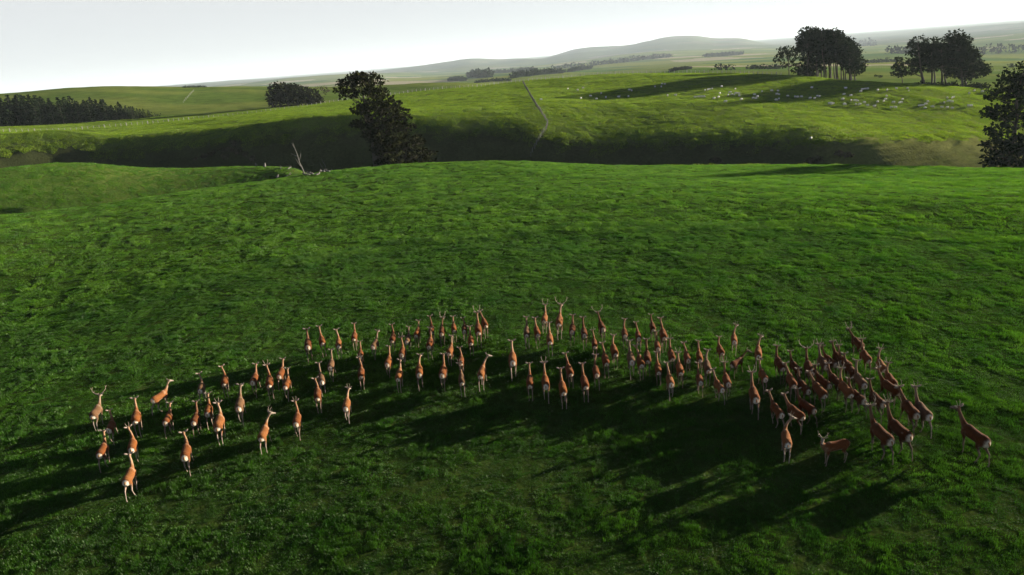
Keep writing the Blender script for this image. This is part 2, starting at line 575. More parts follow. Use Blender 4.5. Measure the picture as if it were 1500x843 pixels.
ths = ang_steps(); rs = rad_steps()
TT, RR = np.meshgrid(ths, rs)
gx, gy = (RR * np.sin(TT)).ravel(), (RR * np.cos(TT)).ravel()
gz = height(gx, gy)
nt_, nr_ = len(ths), len(rs)
ii = np.arange(nr_ - 1)[:, None] * nt_
jj = np.arange(nt_)[None, :]
j2 = (jj + 1) % nt_
quads = np.stack([ii + jj, ii + j2, ii + nt_ + j2, ii + nt_ + jj], -1).reshape(-1, 4)[:, ::-1]
cv = len(gx)
gv = np.concatenate([np.stack([gx, gy, gz], 1), [[0, 0, hz(0.3, 0.3)]]])
tri = np.stack([np.full(nt_, cv), j2[0], jj[0]], 1)[:, ::-1]
g_me = npmesh('ground', gv, quads, tri, True)
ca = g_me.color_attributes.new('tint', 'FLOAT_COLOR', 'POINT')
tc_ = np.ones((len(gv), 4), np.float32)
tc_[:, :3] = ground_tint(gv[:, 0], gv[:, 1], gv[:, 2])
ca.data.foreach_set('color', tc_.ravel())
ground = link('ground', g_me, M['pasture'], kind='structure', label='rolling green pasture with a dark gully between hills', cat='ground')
print('ground tris', 2 * len(quads))


# ------------------------------------------------------------------ grass (uncountable): turf patches on points
def turf_patch(name, size, blades, h, w, seed, mt='grass'):
    rg = np.random.default_rng(seed)
    x = rg.uniform(-size / 2, size / 2, blades); y = rg.uniform(-size / 2, size / 2, blades)
    cl = fbm(x / (0.42 * size) + seed * 3.1, y / (0.42 * size), seed, 3)
    hh = h * np.clip(0.75 + 1.3 * cl + rg.normal(0, 0.18, blades), 0.25, 1.8)
    yaw = rg.uniform(0, 2 * math.pi, blades)
    lean = rg.uniform(0.15, 0.75, blades) * hh
    la = yaw + math.pi / 2 + rg.normal(0, 0.5, blades)
    ww = w * rg.uniform(0.6, 1.3, blades)
    cx, sx = np.cos(yaw), np.sin(yaw)
    zb = np.full(blades, -0.03)
    v = np.zeros((blades, 5, 3))
    v[:, 0] = np.stack([x - cx * ww / 2, y - sx * ww / 2, zb], 1)
    v[:, 1] = np.stack([x + cx * ww / 2, y + sx * ww / 2, zb], 1)
    mxp, myp = x + 0.35 * lean * np.cos(la), y + 0.35 * lean * np.sin(la)
    v[:, 2] = np.stack([mxp + cx * ww * .4, myp + sx * ww * .4, hh * .6], 1)
    v[:, 3] = np.stack([mxp - cx * ww * .4, myp - sx * ww * .4, hh * .6], 1)
    v[:, 4] = np.stack([x + lean * np.cos(la), y + lean * np.sin(la), hh], 1)
    b = np.arange(blades)[:, None] * 5
    q = b + np.array([[0, 1, 2, 3]])
    t = b + np.array([[3, 2, 4]])
    me = npmesh(name, v.reshape(-1, 3), q, t)
    at = me.attributes.new('shade', 'FLOAT', 'POINT')
    sh = np.repeat(rg.uniform(0.7, 1.35, blades), 5)
    at.data.foreach_set('value', sh.astype(np.float32))
    me.materials.append(M[mt])
    return me


def scatter(name, patches, pts, scale, rot, label):
    """one object: points that carry turf patches (geometry nodes instances)"""
    src = bpy.data.collections.new(name + '_patches')
    for k, me in enumerate(patches):
        src.objects.link(bpy.data.objects.new('turf_patch', me))
    me = bpy.data.meshes.new(name)
    me.vertices.add(len(pts))
    me.vertices.foreach_set('co', np.asarray(pts, np.float32).ravel())
    a = me.attributes.new('gscale', 'FLOAT_VECTOR', 'POINT'); a.data.foreach_set('vector', np.asarray(scale, np.float32).ravel())
    a = me.attributes.new('grot', 'FLOAT_VECTOR', 'POINT'); a.data.foreach_set('vector', np.asarray(rot, np.float32).ravel())
    a = me.attributes.new('gidx', 'INT', 'POINT'); a.data.foreach_set('value', RNG.integers(0, len(patches), len(pts)).astype(np.int32))
    o = link(name, me, None, None, label, 'grass', None, 'stuff')
    ng = bpy.data.node_groups.new(name, 'GeometryNodeTree')
    ng.interface.new_socket('Geometry', in_out='INPUT', socket_type='NodeSocketGeometry')
    ng.interface.new_socket('Geometry', in_out='OUTPUT', socket_type='NodeSocketGeometry')
    gi = ng.nodes.new('NodeGroupInput'); go = ng.nodes.new('NodeGroupOutput')
    ci = ng.nodes.new('GeometryNodeCollectionInfo')
    ci.inputs['Collection'].default_value = src
    ci.inputs['Separate Children'].default_value = True
    ip = ng.nodes.new('GeometryNodeInstanceOnPoints')
    ip.inputs['Pick Instance'].default_value = True

    def na(nm, ty):
        nd = ng.nodes.new('GeometryNodeInputNamedAttribute')
        nd.data_type = ty
        nd.inputs['Name'].default_value = nm
        return nd.outputs[0]
    er = ng.nodes.new('FunctionNodeEulerToRotation')
    ng.links.new(na('grot', 'FLOAT_VECTOR'), er.inputs[0])
    ng.links.new(gi.outputs[0], ip.inputs['Points'])
    ng.links.new(ci.outputs[0], ip.inputs['Instance'])
    ng.links.new(na('gidx', 'INT'), ip.inputs['Instance Index'])
    ng.links.new(er.outputs[0], ip.inputs['Rotation'])
    ng.links.new(na('gscale', 'FLOAT_VECTOR'), ip.inputs['Scale'])
    ng.links.new(ip.outputs[0], go.inputs[0])
    md = o.modifiers.new('turf', 'NODES')
    md.node_group = ng
    return o


def normals_at(x, y, e=0.6):
    dzx = (height(x + e, y) - height(x - e, y)) / (2 * e)
    dzy = (height(x, y + e) - height(x, y - e)) / (2 * e)
    return dzx, dzy


def turf(name, cells, patches, hscale, label, jitter=0.3, base=1.0):
    x, y = cells[:, 0] + RNG.uniform(-jitter, jitter, len(cells)), cells[:, 1] + RNG.uniform(-jitter, jitter, len(cells))
    z = height(x, y)
    dzx, dzy = normals_at(x, y)
    yaw = RNG.uniform(0, 2 * math.pi, len(x))
    rot = np.zeros((len(x), 3))
    for i in range(len(x)):
        nrm = Vector((-dzx[i], -dzy[i], 1)).normalized()
        q = Vector((0, 0, 1)).rotation_difference(nrm)
        e = (q.to_matrix() @ Matrix.Rotation(yaw[i], 3, 'Z')).to_euler()
        rot[i] = e
    hs = hscale(x, y)
    sc = np.stack([np.full(len(x), base), np.full(len(x), base), hs], 1)
    return scatter(name, patches, np.stack([x, y, z], 1), sc, rot, label)


def cells_in(r0, r1, step, margin=R(3.5)):
    nmax = int(r1 / step) + 2
    a = np.arange(-nmax, nmax + 1) * step
    X, Y = np.meshgrid(a, a)
    X, Y = X.ravel(), Y.ravel()
    r = np.hypot(X, Y); th = np.arctan2(X, Y)
    k = (r >= r0) & (r < r1) & (np.abs(th) < R(38.5) + margin + 6.0 / np.maximum(r, 1))
    return np.stack([X[k], Y[k]], 1)


def hs_near(x, y):
    n = fbm(x / 2.2, y / 2.2, 61, 3)
    n2 = fbm(x / 0.9, y / 1.1, 65, 2)
    return np.clip(0.95 + 1.15 * n + 1.0 * n2, 0.42, 1.8)


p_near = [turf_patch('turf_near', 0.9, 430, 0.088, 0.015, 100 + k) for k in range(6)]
p_mid = [turf_patch('turf_mid', 1.8, 420, 0.13, 0.034, 200 + k, 'crest_grass_lit') for k in range(5)]
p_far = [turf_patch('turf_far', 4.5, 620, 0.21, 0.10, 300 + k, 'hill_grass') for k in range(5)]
p_int = [turf_patch('turf_int', 1.2, 440, 0.10, 0.021, 400 + k, 'mid_grass_lit') for k in range(5)]
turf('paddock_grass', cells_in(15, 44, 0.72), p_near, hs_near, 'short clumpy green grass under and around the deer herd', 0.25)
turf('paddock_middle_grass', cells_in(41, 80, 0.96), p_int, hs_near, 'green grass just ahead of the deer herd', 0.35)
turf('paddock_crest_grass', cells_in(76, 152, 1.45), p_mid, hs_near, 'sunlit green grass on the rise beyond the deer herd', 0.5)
c_f = cells_in(152, 430, 3.6, R(2))
_r, _t = np.hypot(c_f[:, 0], c_f[:, 1]), np.arctan2(c_f[:, 0], c_f[:, 1])
c_f = c_f[~((_r > line_r(_t, 6) - 10) & (_r < line_r(_t, 7) - 3))]       # the cut itself carries no pasture
_r, _t = np.hypot(c_f[:, 0], c_f[:, 1]), np.arctan2(c_f[:, 0], c_f[:, 1])
c_f = c_f[~((_t < R(-6)) & (_r < line_r(_t, 6)))]
c_k = cells_in(151, 246, 1.6, R(2))
_r, _t = np.hypot(c_k[:, 0], c_k[:, 1]), np.arctan2(c_k[:, 0], c_k[:, 1])
c_k = c_k[(_t < R(-6)) & (_r < line_r(_t, 6) - 8)]
turf('knoll_grass', c_k, p_mid, hs_near, 'short sunlit grass on the knoll beside the gully', 0.5)
turf('hillside_grass', c_f, p_far, lambda x, y: np.clip(0.8 + 1.1 * fbm(x / 9, y / 5, 71, 3), 0.35, 1.7), 'pasture grass on the far hillside with sheep', 1.2)


# ------------------------------------------------------------------ tubes
def tube_rings(pts, radii, seg=8, flat=None, closed=True, side=None):
    """loft of rings along a path; radii may be (width, height) pairs; returns verts, faces"""
    pts = [Vector(p) for p in pts]
    V, F = [], []
    n = len(pts)
    for i, p in enumerate(pts):
        t = (pts[min(i + 1, n - 1)] - pts[max(i - 1, 0)]).normalized()
        sd = Vector(side) if side is not None else (Vector((1, 0, 0)) if abs(t.x) < 0.8 else Vector((0, 1, 0)))
        a = (sd - t * sd.dot(t)).normalized()
        b_ = t.cross(a)
        r = radii[i]
        rw, rh = r if isinstance(r, tuple) else (r, r)
        for k in range(seg):
            an = 2 * math.pi * k / seg
            V.append(p + a * (rw * math.cos(an)) + b_ * (rh * math.sin(an)))
    for i in range(n - 1):
        for k in range(seg):
            k2 = (k + 1) % seg
            F.append((i * seg + k, i * seg + k2, (i + 1) * seg + k2, (i + 1) * seg + k))
    if closed:
        F.append(tuple(range(seg))[::-1])
        F.append(tuple((n - 1) * seg + k for k in range(seg)))
    return V, F


def join(parts):
    V, F = [], []
    for v, f in parts:
        o = len(V)
        V += [tuple(p) for p in v]
        F += [tuple(i + o for i in q) for q in f]
    return V, F


def spline(pts, n):
    """Catmull-Rom through rows of numbers"""
    P = np.array(pts, float)
    P = np.vstack([2 * P[0] - P[1], P, 2 * P[-1] - P[-2]])
    out = []
    segs = len(P) - 3
    for i in range(n):
        t = i / (n - 1) * segs
        k = min(int(t), segs - 1)
        t -= k
        p0, p1, p2, p3 = P[k:k + 4]
        out.append(0.5 * (2 * p1 + (p2 - p0) * t + (2 * p0 - 5 * p1 + 4 * p2 - p3) * t * t + (3 * p1 - p0 - 3 * p2 + p3) * t ** 3))
    return np.array(out)


# ------------------------------------------------------------------ deer
HEAD_UP = dict(neck=[(0.52, 1.02), (0.645, 1.13), (0.75, 1.27), (0.83, 1.41), (0.88, 1.51)], poll=(0.92, 1.59), pitch=-16)
HEAD_MID = dict(neck=[(0.53, 1.00), (0.68, 1.09), (0.82, 1.20), (0.93, 1.30), (1.00, 1.38)], poll=(1.05, 1.44), pitch=-20)
HEAD_LOW = dict(neck=[(0.56, 0.92), (0.74, 0.93), (0.88, 0.88), (1.00, 0.80), (1.08, 0.72)], poll=(1.13, 0.66), pitch=-60)
# swing of each leg in degrees (left hind, right hind, left fore, right fore), flex of the lifted ones
GAITS = {
    'walk_a': ((22, -20, -16, 20), (0, 10, 25, 0)),
    'walk_b': ((-20, 22, 20, -16), (10, 0, 0, 25)),
    'walk_c': ((8, -10, 22, -18), (28, 0, 0, 8)),
    'walk_d': ((-12, 10, -20, 18), (0, 26, 10, 0)),
    'stand': ((3, -6, 4, -3), (0, 0, 0, 0)),
    'step': ((14, -16, -6, 24), (0, 4, 0, 62)),
}


def leg_chain(kind, sx, swing, flex):
    if kind == 'hind':
        J = [(0.105 * sx, -0.50, 0.98, (0.10, 0.17)), (0.125 * sx, -0.43, 0.82, (0.085, 0.15)), (0.12 * sx, -0.40, 0.68, (0.06, 0.095)),
             (0.115 * sx, -0.53, 0.56, (0.036, 0.050)), (0.11 * sx, -0.62, 0.48, (0.032, 0.042)), (0.105 * sx, -0.60, 0.30, (0.023, 0.026)),
             (0.10 * sx, -0.585, 0.11, (0.024, 0.028)), (0.10 * sx, -0.55, 0.045, (0.026, 0.032)), (0.10 * sx, -0.53, 0.0, (0.028, 0.040))]
        k0, kf, sg = 1, 4, -1
    else:
        J = [(0.10 * sx, 0.40, 0.96, (0.09, 0.15)), (0.115 * sx, 0.42, 0.80, (0.072, 0.12)), (0.115 * sx, 0.37, 0.68, (0.050, 0.072)),
             (0.11 * sx, 0.375, 0.54, (0.034, 0.044)), (0.105 * sx, 0.385, 0.38, (0.030, 0.035)), (0.10 * sx, 0.38, 0.24, (0.020, 0.024)),
             (0.10 * sx, 0.375, 0.10, (0.023, 0.027)), (0.10 * sx, 0.40, 0.04, (0.025, 0.032)), (0.10 * sx, 0.415, 0.0, (0.027, 0.038))]
        k0, kf, sg = 1, 4, 1
    P = [np.array(j[:3]) for j in J]

    def rot(start, deg):
        c, s_ = math.cos(R(deg)), math.sin(R(deg))
        o = P[start].copy()
        for i in range(start + 1, len(P)):
            dy, dz = P[i][1] - o[1], P[i][2] - o[2]
            P[i] = np.array([P[i][0], o[1] + c * dy - s_ * dz, o[2] + s_ * dy + c * dz])
    rot(k0, swing)
    if flex:
        rot(kf, -flex if kind == 'fore' else -flex * 0.9)
        if kind == 'fore':
            rot(2, flex * 0.45)
        else:
            rot(2, flex * 0.5)
    return [tuple(p) for p in P], [j[3] for j in J]


def build_deer(gait, head, yaw, stout=1.07):
    """continuous body mesh, plus the transform of the head for ears and antlers"""
    spine = [(-0.735, 0.985, .03, .05), (-0.70, 0.97, .105, .125), (-0.62, 0.975, .165, .195), (-0.48, 0.98, .198, .222), (-0.25, 0.96, .195, .208), (0.0, 0.95, .192, .212),
             (0.20, 0.95, .185, .232), (0.36, 0.985, .150, .235)]
    nk = head['neck']
    nr = [(.115, .175), (.080, .125), (.062, .095), (.053, .080), (.050, .070)]
    pts = [Vector((0, y, z)) for y, z, _, _ in spine]
    rad = [(w * stout, h * stout) for _, _, w, h in spine]
    pv = Vector((0, 0.54, 1.0))
    ya = R(yaw)
    for i, (y, z) in enumerate(nk):
        rr = Matrix.Rotation(ya * 0.75 * (i / 4) ** 1.2, 3, 'Z')
        pts.append(pv + rr @ (Vector((0, y, z)) - pv))
        rad.append(nr[i])
    poll = pv + Matrix.Rotation(ya * 0.75, 3, 'Z') @ (Vector((0, *head['poll'])) - pv)
    HM = Matrix.Translation(poll) @ Matrix.Rotation(ya, 4, 'Z') @ Matrix.Rotation(R(head['pitch']), 4, 'X')
    side = None
    body = tube_rings(pts + [poll], rad + [(.060, .075)], 14)
    hp = [(-0.05, 0.0, .055, .06), (-0.01, 0.015, .078, .088), (0.07, 0.015, .078, .086), (0.15, 0.0, .060, .066), (0.24, -0.012, .043, .047), (0.31, -0.02, .040, .043), (0.345, -0.024, .024, .026)]
    hd = tube_rings([HM @ Vector((0, y, z)) for y, z, _, _ in hp], [(w, h) for _, _, w, h in hp], 10, side=(HM.to_3x3() @ Vector((1, 0, 0))))
    parts = [body, hd]
    sw, fl = GAITS[gait]
    for (kd, sx, i) in (('hind', -1, 0), ('hind', 1, 1), ('fore', -1, 2), ('fore', 1, 3)):
        p, r_ = leg_chain(kd, sx, sw[i], fl[i])
        parts.append(tube_rings(p, r_, 8, side=(1, 0, 0)))
    V, F = join(parts)
    me = pymesh('deer_raw', V, F)
    o = bpy.data.objects.new('deer_raw', me)
    COL.objects.link(o)
    md = o.modifiers.new('r', 'REMESH'); md.mode = 'VOXEL'; md.voxel_size = 0.019
    md = o.modifiers.new('s', 'SMOOTH'); md.factor = 0.5; md.iterations = 3
    md = o.modifiers.new('d', 'DECIMATE'); md.ratio = 0.22
    dg = bpy.context.evaluated_depsgraph_get()
    out = bpy.data.meshes.new_from_object(o.evaluated_get(dg))
    bpy.data.objects.remove(o); bpy.data.meshes.remove(me)
    n = len(out.vertices)
    co = np.empty(n * 3, np.float32); out.vertices.foreach_get('co', co); co = co.reshape(-1, 3)
    zmin = co[:, 2].min()
    co[:, 2] -= zmin
    out.vertices.foreach_set('co', co.ravel())
    out.polygons.foreach_set('use_smooth', np.ones(len(out.polygons), bool))
    out.update()
    no = np.empty(n * 3, np.float32); out.vertices.foreach_get('normal', no); no = no.reshape(-1, 3)
    HM2 = Matrix.Translation((0, 0, -zmin)) @ HM
    hl = np.array([(HM2.inverted() @ Vector(p))[:] for p in co.tolist()])
    return out, co, no, hl, HM2


def fur_colors(me, co, no, hl, pal):
    c = np.tile(np.array(pal['coat'])[None], (len(co), 1))
    x, y, z = co.T
    nz = 0.5 + fbm(x * 5 + 3, y * 5 + z * 4, 91, 3)
    c = lerp(c, np.array(pal['dark'])[None], smooth01((z - 1.02) / 0.12) * smooth01((0.45 - y) / 0.2) * 0.35 * nz)
    # pale belly and inner legs
    c = lerp(c, np.array(pal['belly'])[None], smooth01((-no[:, 2] - 0.25) / 0.5) * smooth01((0.5 - y) / 0.2) * 0.9)
    leg = smooth01((0.72 - z) / 0.22)
    c = lerp(c, np.array(pal['leg'])[None], leg * 0.9)
    # darker along the lower flank, paler worn patches on the back
    c = lerp(c, np.array(pal['dark'])[None], smooth01((0.92 - z) / 0.14) * (1 - leg) * smooth01((0.5 - y) / 0.1) * 0.45)
    c = lerp(c, np.array(pal['belly'])[None], smooth01(fbm(y * 3.5 + 7, z * 6 + x * 5, 93, 3) * 2.2 - 0.35) * (1 - leg) * 0.4)
    # neck and head greyer
    neck = smooth01((y - 0.52) / 0.22)
    c = lerp(c, np.array(pal['neck'])[None], neck * 0.85)
    ish = smooth01((hl[:, 1] + 0.03) / 0.05) * (np.abs(hl[:, 0]) < 0.13) * (np.abs(hl[:, 2]) < 0.14)
    c = lerp(c, np.array(pal['head'])[None], ish)
    c = lerp(c, np.array((0.02, 0.017, 0.015))[None], ish * smooth01((hl[:, 1] - 0.31) / 0.02))
    # pale buttocks running down the inside of the thighs, cream rump patch above with a dark rim
    back = smooth01((-no[:, 1] - 0.05) / 0.4) * (y < -0.30)
    c = lerp(c, np.array(pal['leg'])[None], back * smooth01((0.93 - z) / 0.2) * smooth01((0.17 - np.abs(x)) / 0.07) * 0.8)
    wdt = 0.10 + 0.06 * smooth01((z - 0.72) / 0.25)
    wob = 0.22 * fbm(x * 14, z * 14 + y * 3, 97, 2)
    ang = np.hypot(x / wdt, (z - 0.90) / 0.25) + wob
    rim = smooth01((1.45 - ang) / 0.3) * smooth01((-no[:, 1] - 0.1) / 0.3) * (y < -0.42) * smooth01((z - 0.86) / 0.1)
    c = lerp(c, np.array(pal['dark'])[None], rim * 0.3)
    rp = smooth01((1.0 - ang) / 0.35) * smooth01((-no[:, 1] - 0.15) / 0.3) * (y < -0.42)
    c = lerp(c, np.array(pal['rump'])[None], rp * 0.92)
    at = me.color_attributes.get('fur') or me.color_attributes.new('fur', 'FLOAT_COLOR', 'POINT')
    cc = np.ones((len(co), 4), np.float32); cc[:, :3] = c
    at.data.foreach_set('color', cc.ravel())


PALS = [
    dict(coat=(0.112, 0.035, 0.010), dark=(0.06, 0.020, 0.008), belly=(0.24, 0.18, 0.12), leg=(0.23, 0.175, 0.13), neck=(0.22, 0.125, 0.070), head=(0.20, 0.15, 0.11), rump=(0.66, 0.57, 0.43)),
    dict(coat=(0.078, 0.024, 0.007), dark=(0.035, 0.014, 0.007), belly=(0.17, 0.13, 0.09), leg=(0.14, 0.105, 0.078), neck=(0.13, 0.070, 0.040), head=(0.13, 0.10, 0.075), rump=(0.55, 0.46, 0.34)),
    dict(coat=(0.158, 0.058, 0.018), dark=(0.10, 0.040, 0.015), belly=(0.30, 0.24, 0.17), leg=(0.29, 0.23, 0.18), neck=(0.28, 0.185, 0.115), head=(0.24, 0.19, 0.14), rump=(0.72, 0.64, 0.51)),
    dict(coat=(0.105, 0.054, 0.026), dark=(0.045, 0.024, 0.013), belly=(0.22, 0.18, 0.13), leg=(0.20, 0.165, 0.13), neck=(0.19, 0.13, 0.085), head=(0.18, 0.145, 0.11), rump=(0.66, 0.58, 0.46)),
    dict(coat=(0.146, 0.048, 0.012), dark=(0.05, 0.018, 0.008), belly=(0.26, 0.19, 0.12), leg=(0.25, 0.19, 0.14), neck=(0.24, 0.145, 0.085), head=(0.21, 0.16, 0.12), rump=(0.70, 0.61, 0.47)),
]
EAR = dict(hind=None)


def ear_mesh(sx):
    pts = [(0.055 * sx, -0.02, 0.05), (0.10 * sx, -0.035, 0.075), (0.155 * sx, -0.045, 0.10), (0.20 * sx, -0.045, 0.125), (0.225 * sx, -0.04, 0.14)]
    v, f = tube_rings(pts, [(0.022, 0.012), (0.040, 0.014), (0.046, 0.012), (0.030, 0.009), (0.006, 0.004)], 8, side=(0, 0.35, 0.9))
    me = pymesh('deer_ear', v, f, True)
    at = me.color_attributes.new('fur', 'FLOAT_COLOR', 'POINT')
    at.data.foreach_set('color', [k for p in v for k in (0.26, 0.20, 0.15, 1)])
    me.materials.append(M['fur'])
    return me


def antler_mesh(sx, kind):
    P = {'branched': [[(0.035, 0, 0.07, .020), (0.10, -0.06, 0.16, .019), (0.19, -0.10, 0.28, .018), (0.235, -0.07, 0.42, .017), (0.215, 0.0, 0.55, .013), (0.19, 0.05, 0.64, .006)],
                      [(0.05, -0.01, 0.09, .014), (0.075, 0.08, 0.11, .012), (0.085, 0.17, 0.17, .005)],
                      [(0.19, -0.10, 0.29, .013), (0.22, -0.0, 0.33, .011), (0.215, 0.09, 0.41, .005)],
                      [(0.225, -0.03, 0.47, .012), (0.27, -0.03, 0.57, .009), (0.28, -0.01, 0.63, .005)]],
         'wide': [[(0.035, 0, 0.07, .022), (0.14, -0.06, 0.14, .021), (0.28, -0.10, 0.22, .020), (0.38, -0.06, 0.35, .018), (0.39, 0.0, 0.50, .014), (0.36, 0.05, 0.60, .006)],
                  [(0.05, -0.01, 0.09, .015), (0.09, 0.09, 0.11, .012), (0.11, 0.19, 0.19, .005)],
                  [(0.28, -0.10, 0.22, .014), (0.31, 0.0, 0.27, .011), (0.32, 0.09, 0.36, .005)],
                  [(0.385, -0.03, 0.43, .013), (0.45, -0.03, 0.52, .010), (0.47, -0.01, 0.60, .005)]],
         'spike': [[(0.03, 0, 0.07, .015), (0.065, -0.04, 0.17, .014), (0.095, -0.05, 0.29, .012), (0.105, -0.02, 0.41, .006)]],
         'fork': [[(0.035, 0, 0.07, .018), (0.08, -0.05, 0.17, .017), (0.13, -0.07, 0.30, .016), (0.15, -0.03, 0.42, .012), (0.14, 0.02, 0.50, .006)],
                  [(0.045, -0.01, 0.10, .012), (0.07, 0.07, 0.13, .010), (0.075, 0.13, 0.19, .005)],
                  [(0.145, -0.05, 0.36, .011), (0.19, -0.08, 0.44, .006)]]}[kind]
    prt = []
    for ch in P:
        sp = spline(ch, 3 * len(ch) - 2)
        prt.append(tube_rings([(p[0] * sx, p[1], p[2]) for p in sp], [max(0.004, p[3]) for p in sp], 6))
    v, f = join(prt)
    me = pymesh('deer_antler', v, f, True)
    me.materials.append(M['antler'])
    return me


def tail_mesh():
    v, f = tube_rings([(0, -0.715, 1.06), (0, -0.755, 1.03), (0, -0.775, 0.97), (0, -0.775, 0.92)], [(0.022, 0.02), (0.032, 0.02), (0.030, 0.017), (0.010, 0.007)], 8, side=(1, 0, 0))
    me = pymesh('deer_tail', v, f, True)
    at = me.color_attributes.new('fur', 'FLOAT_COLOR', 'POINT')
    at.data.foreach_set('color', [k for p in v for k in (0.24, 0.12, 0.05, 1)])
    me.materials.append(M['fur'])
    return me


EARS = {sx: ear_mesh(sx) for sx in (-1, 1)}
ANT = {(k, sx): antler_mesh(sx, k) for k in ('branched', 'wide', 'spike', 'fork') for sx in (-1, 1)}
TAIL = tail_mesh()
DEER_CACHE = {}


def deer_body(gait, headname, yaw, pal):
    key = (gait, headname, yaw, pal)
    if key not in DEER_CACHE:
        gk_ = (gait, headname, yaw)
        if gk_ not in DEER_CACHE:
            DEER_CACHE[gk_] = build_deer(gait, dict(up=HEAD_UP, mid=HEAD_MID, low=HEAD_LOW)[headname], yaw)
            me = DEER_CACHE[gk_][0]
        else:
            me = DEER_CACHE[gk_][0].copy()
        me.name = 'deer_body'
        _, co, no, hl, HM = DEER_CACHE[gk_]
        fur_colors(me, co, no, hl, PALS[pal])
        me.materials.clear(); me.materials.append(M['fur'])
        zt = HM
        DEER_CACHE[key] = (me, HM)
    return DEER_CACHE[key]


DEER_OBJS = []


def place_deer(P, heading, gait, headname, yaw, pal, antler, scale, label, group):
    me, HM = deer_body(gait, headname, yaw, pal)
    root = bpy.data.objects.new('red_deer', None)
    root.empty_display_size = 0.3
    COL.objects.link(root)
    root.location = P
    root.rotation_euler = (0, 0, heading)
    root.scale = (scale,) * 3
    tag(root, label, 'deer', group)
    link('body', me, None, root)
    for sx in (-1, 1):
        e = link('ear', EARS[sx], None, root); e.matrix_local = HM
    link('tail', TAIL, None, root)
    if antler:
        for sx in (-1, 1):
            a_ = link('antler', ANT[(antler, sx)], None, root); a_.matrix_local = HM @ Matrix.Diagonal((0.84, 0.84, 0.80, 1)) if antler != 'wide' else HM @ Matrix.Diagonal((0.9, 0.9, 0.88, 1))
    return root


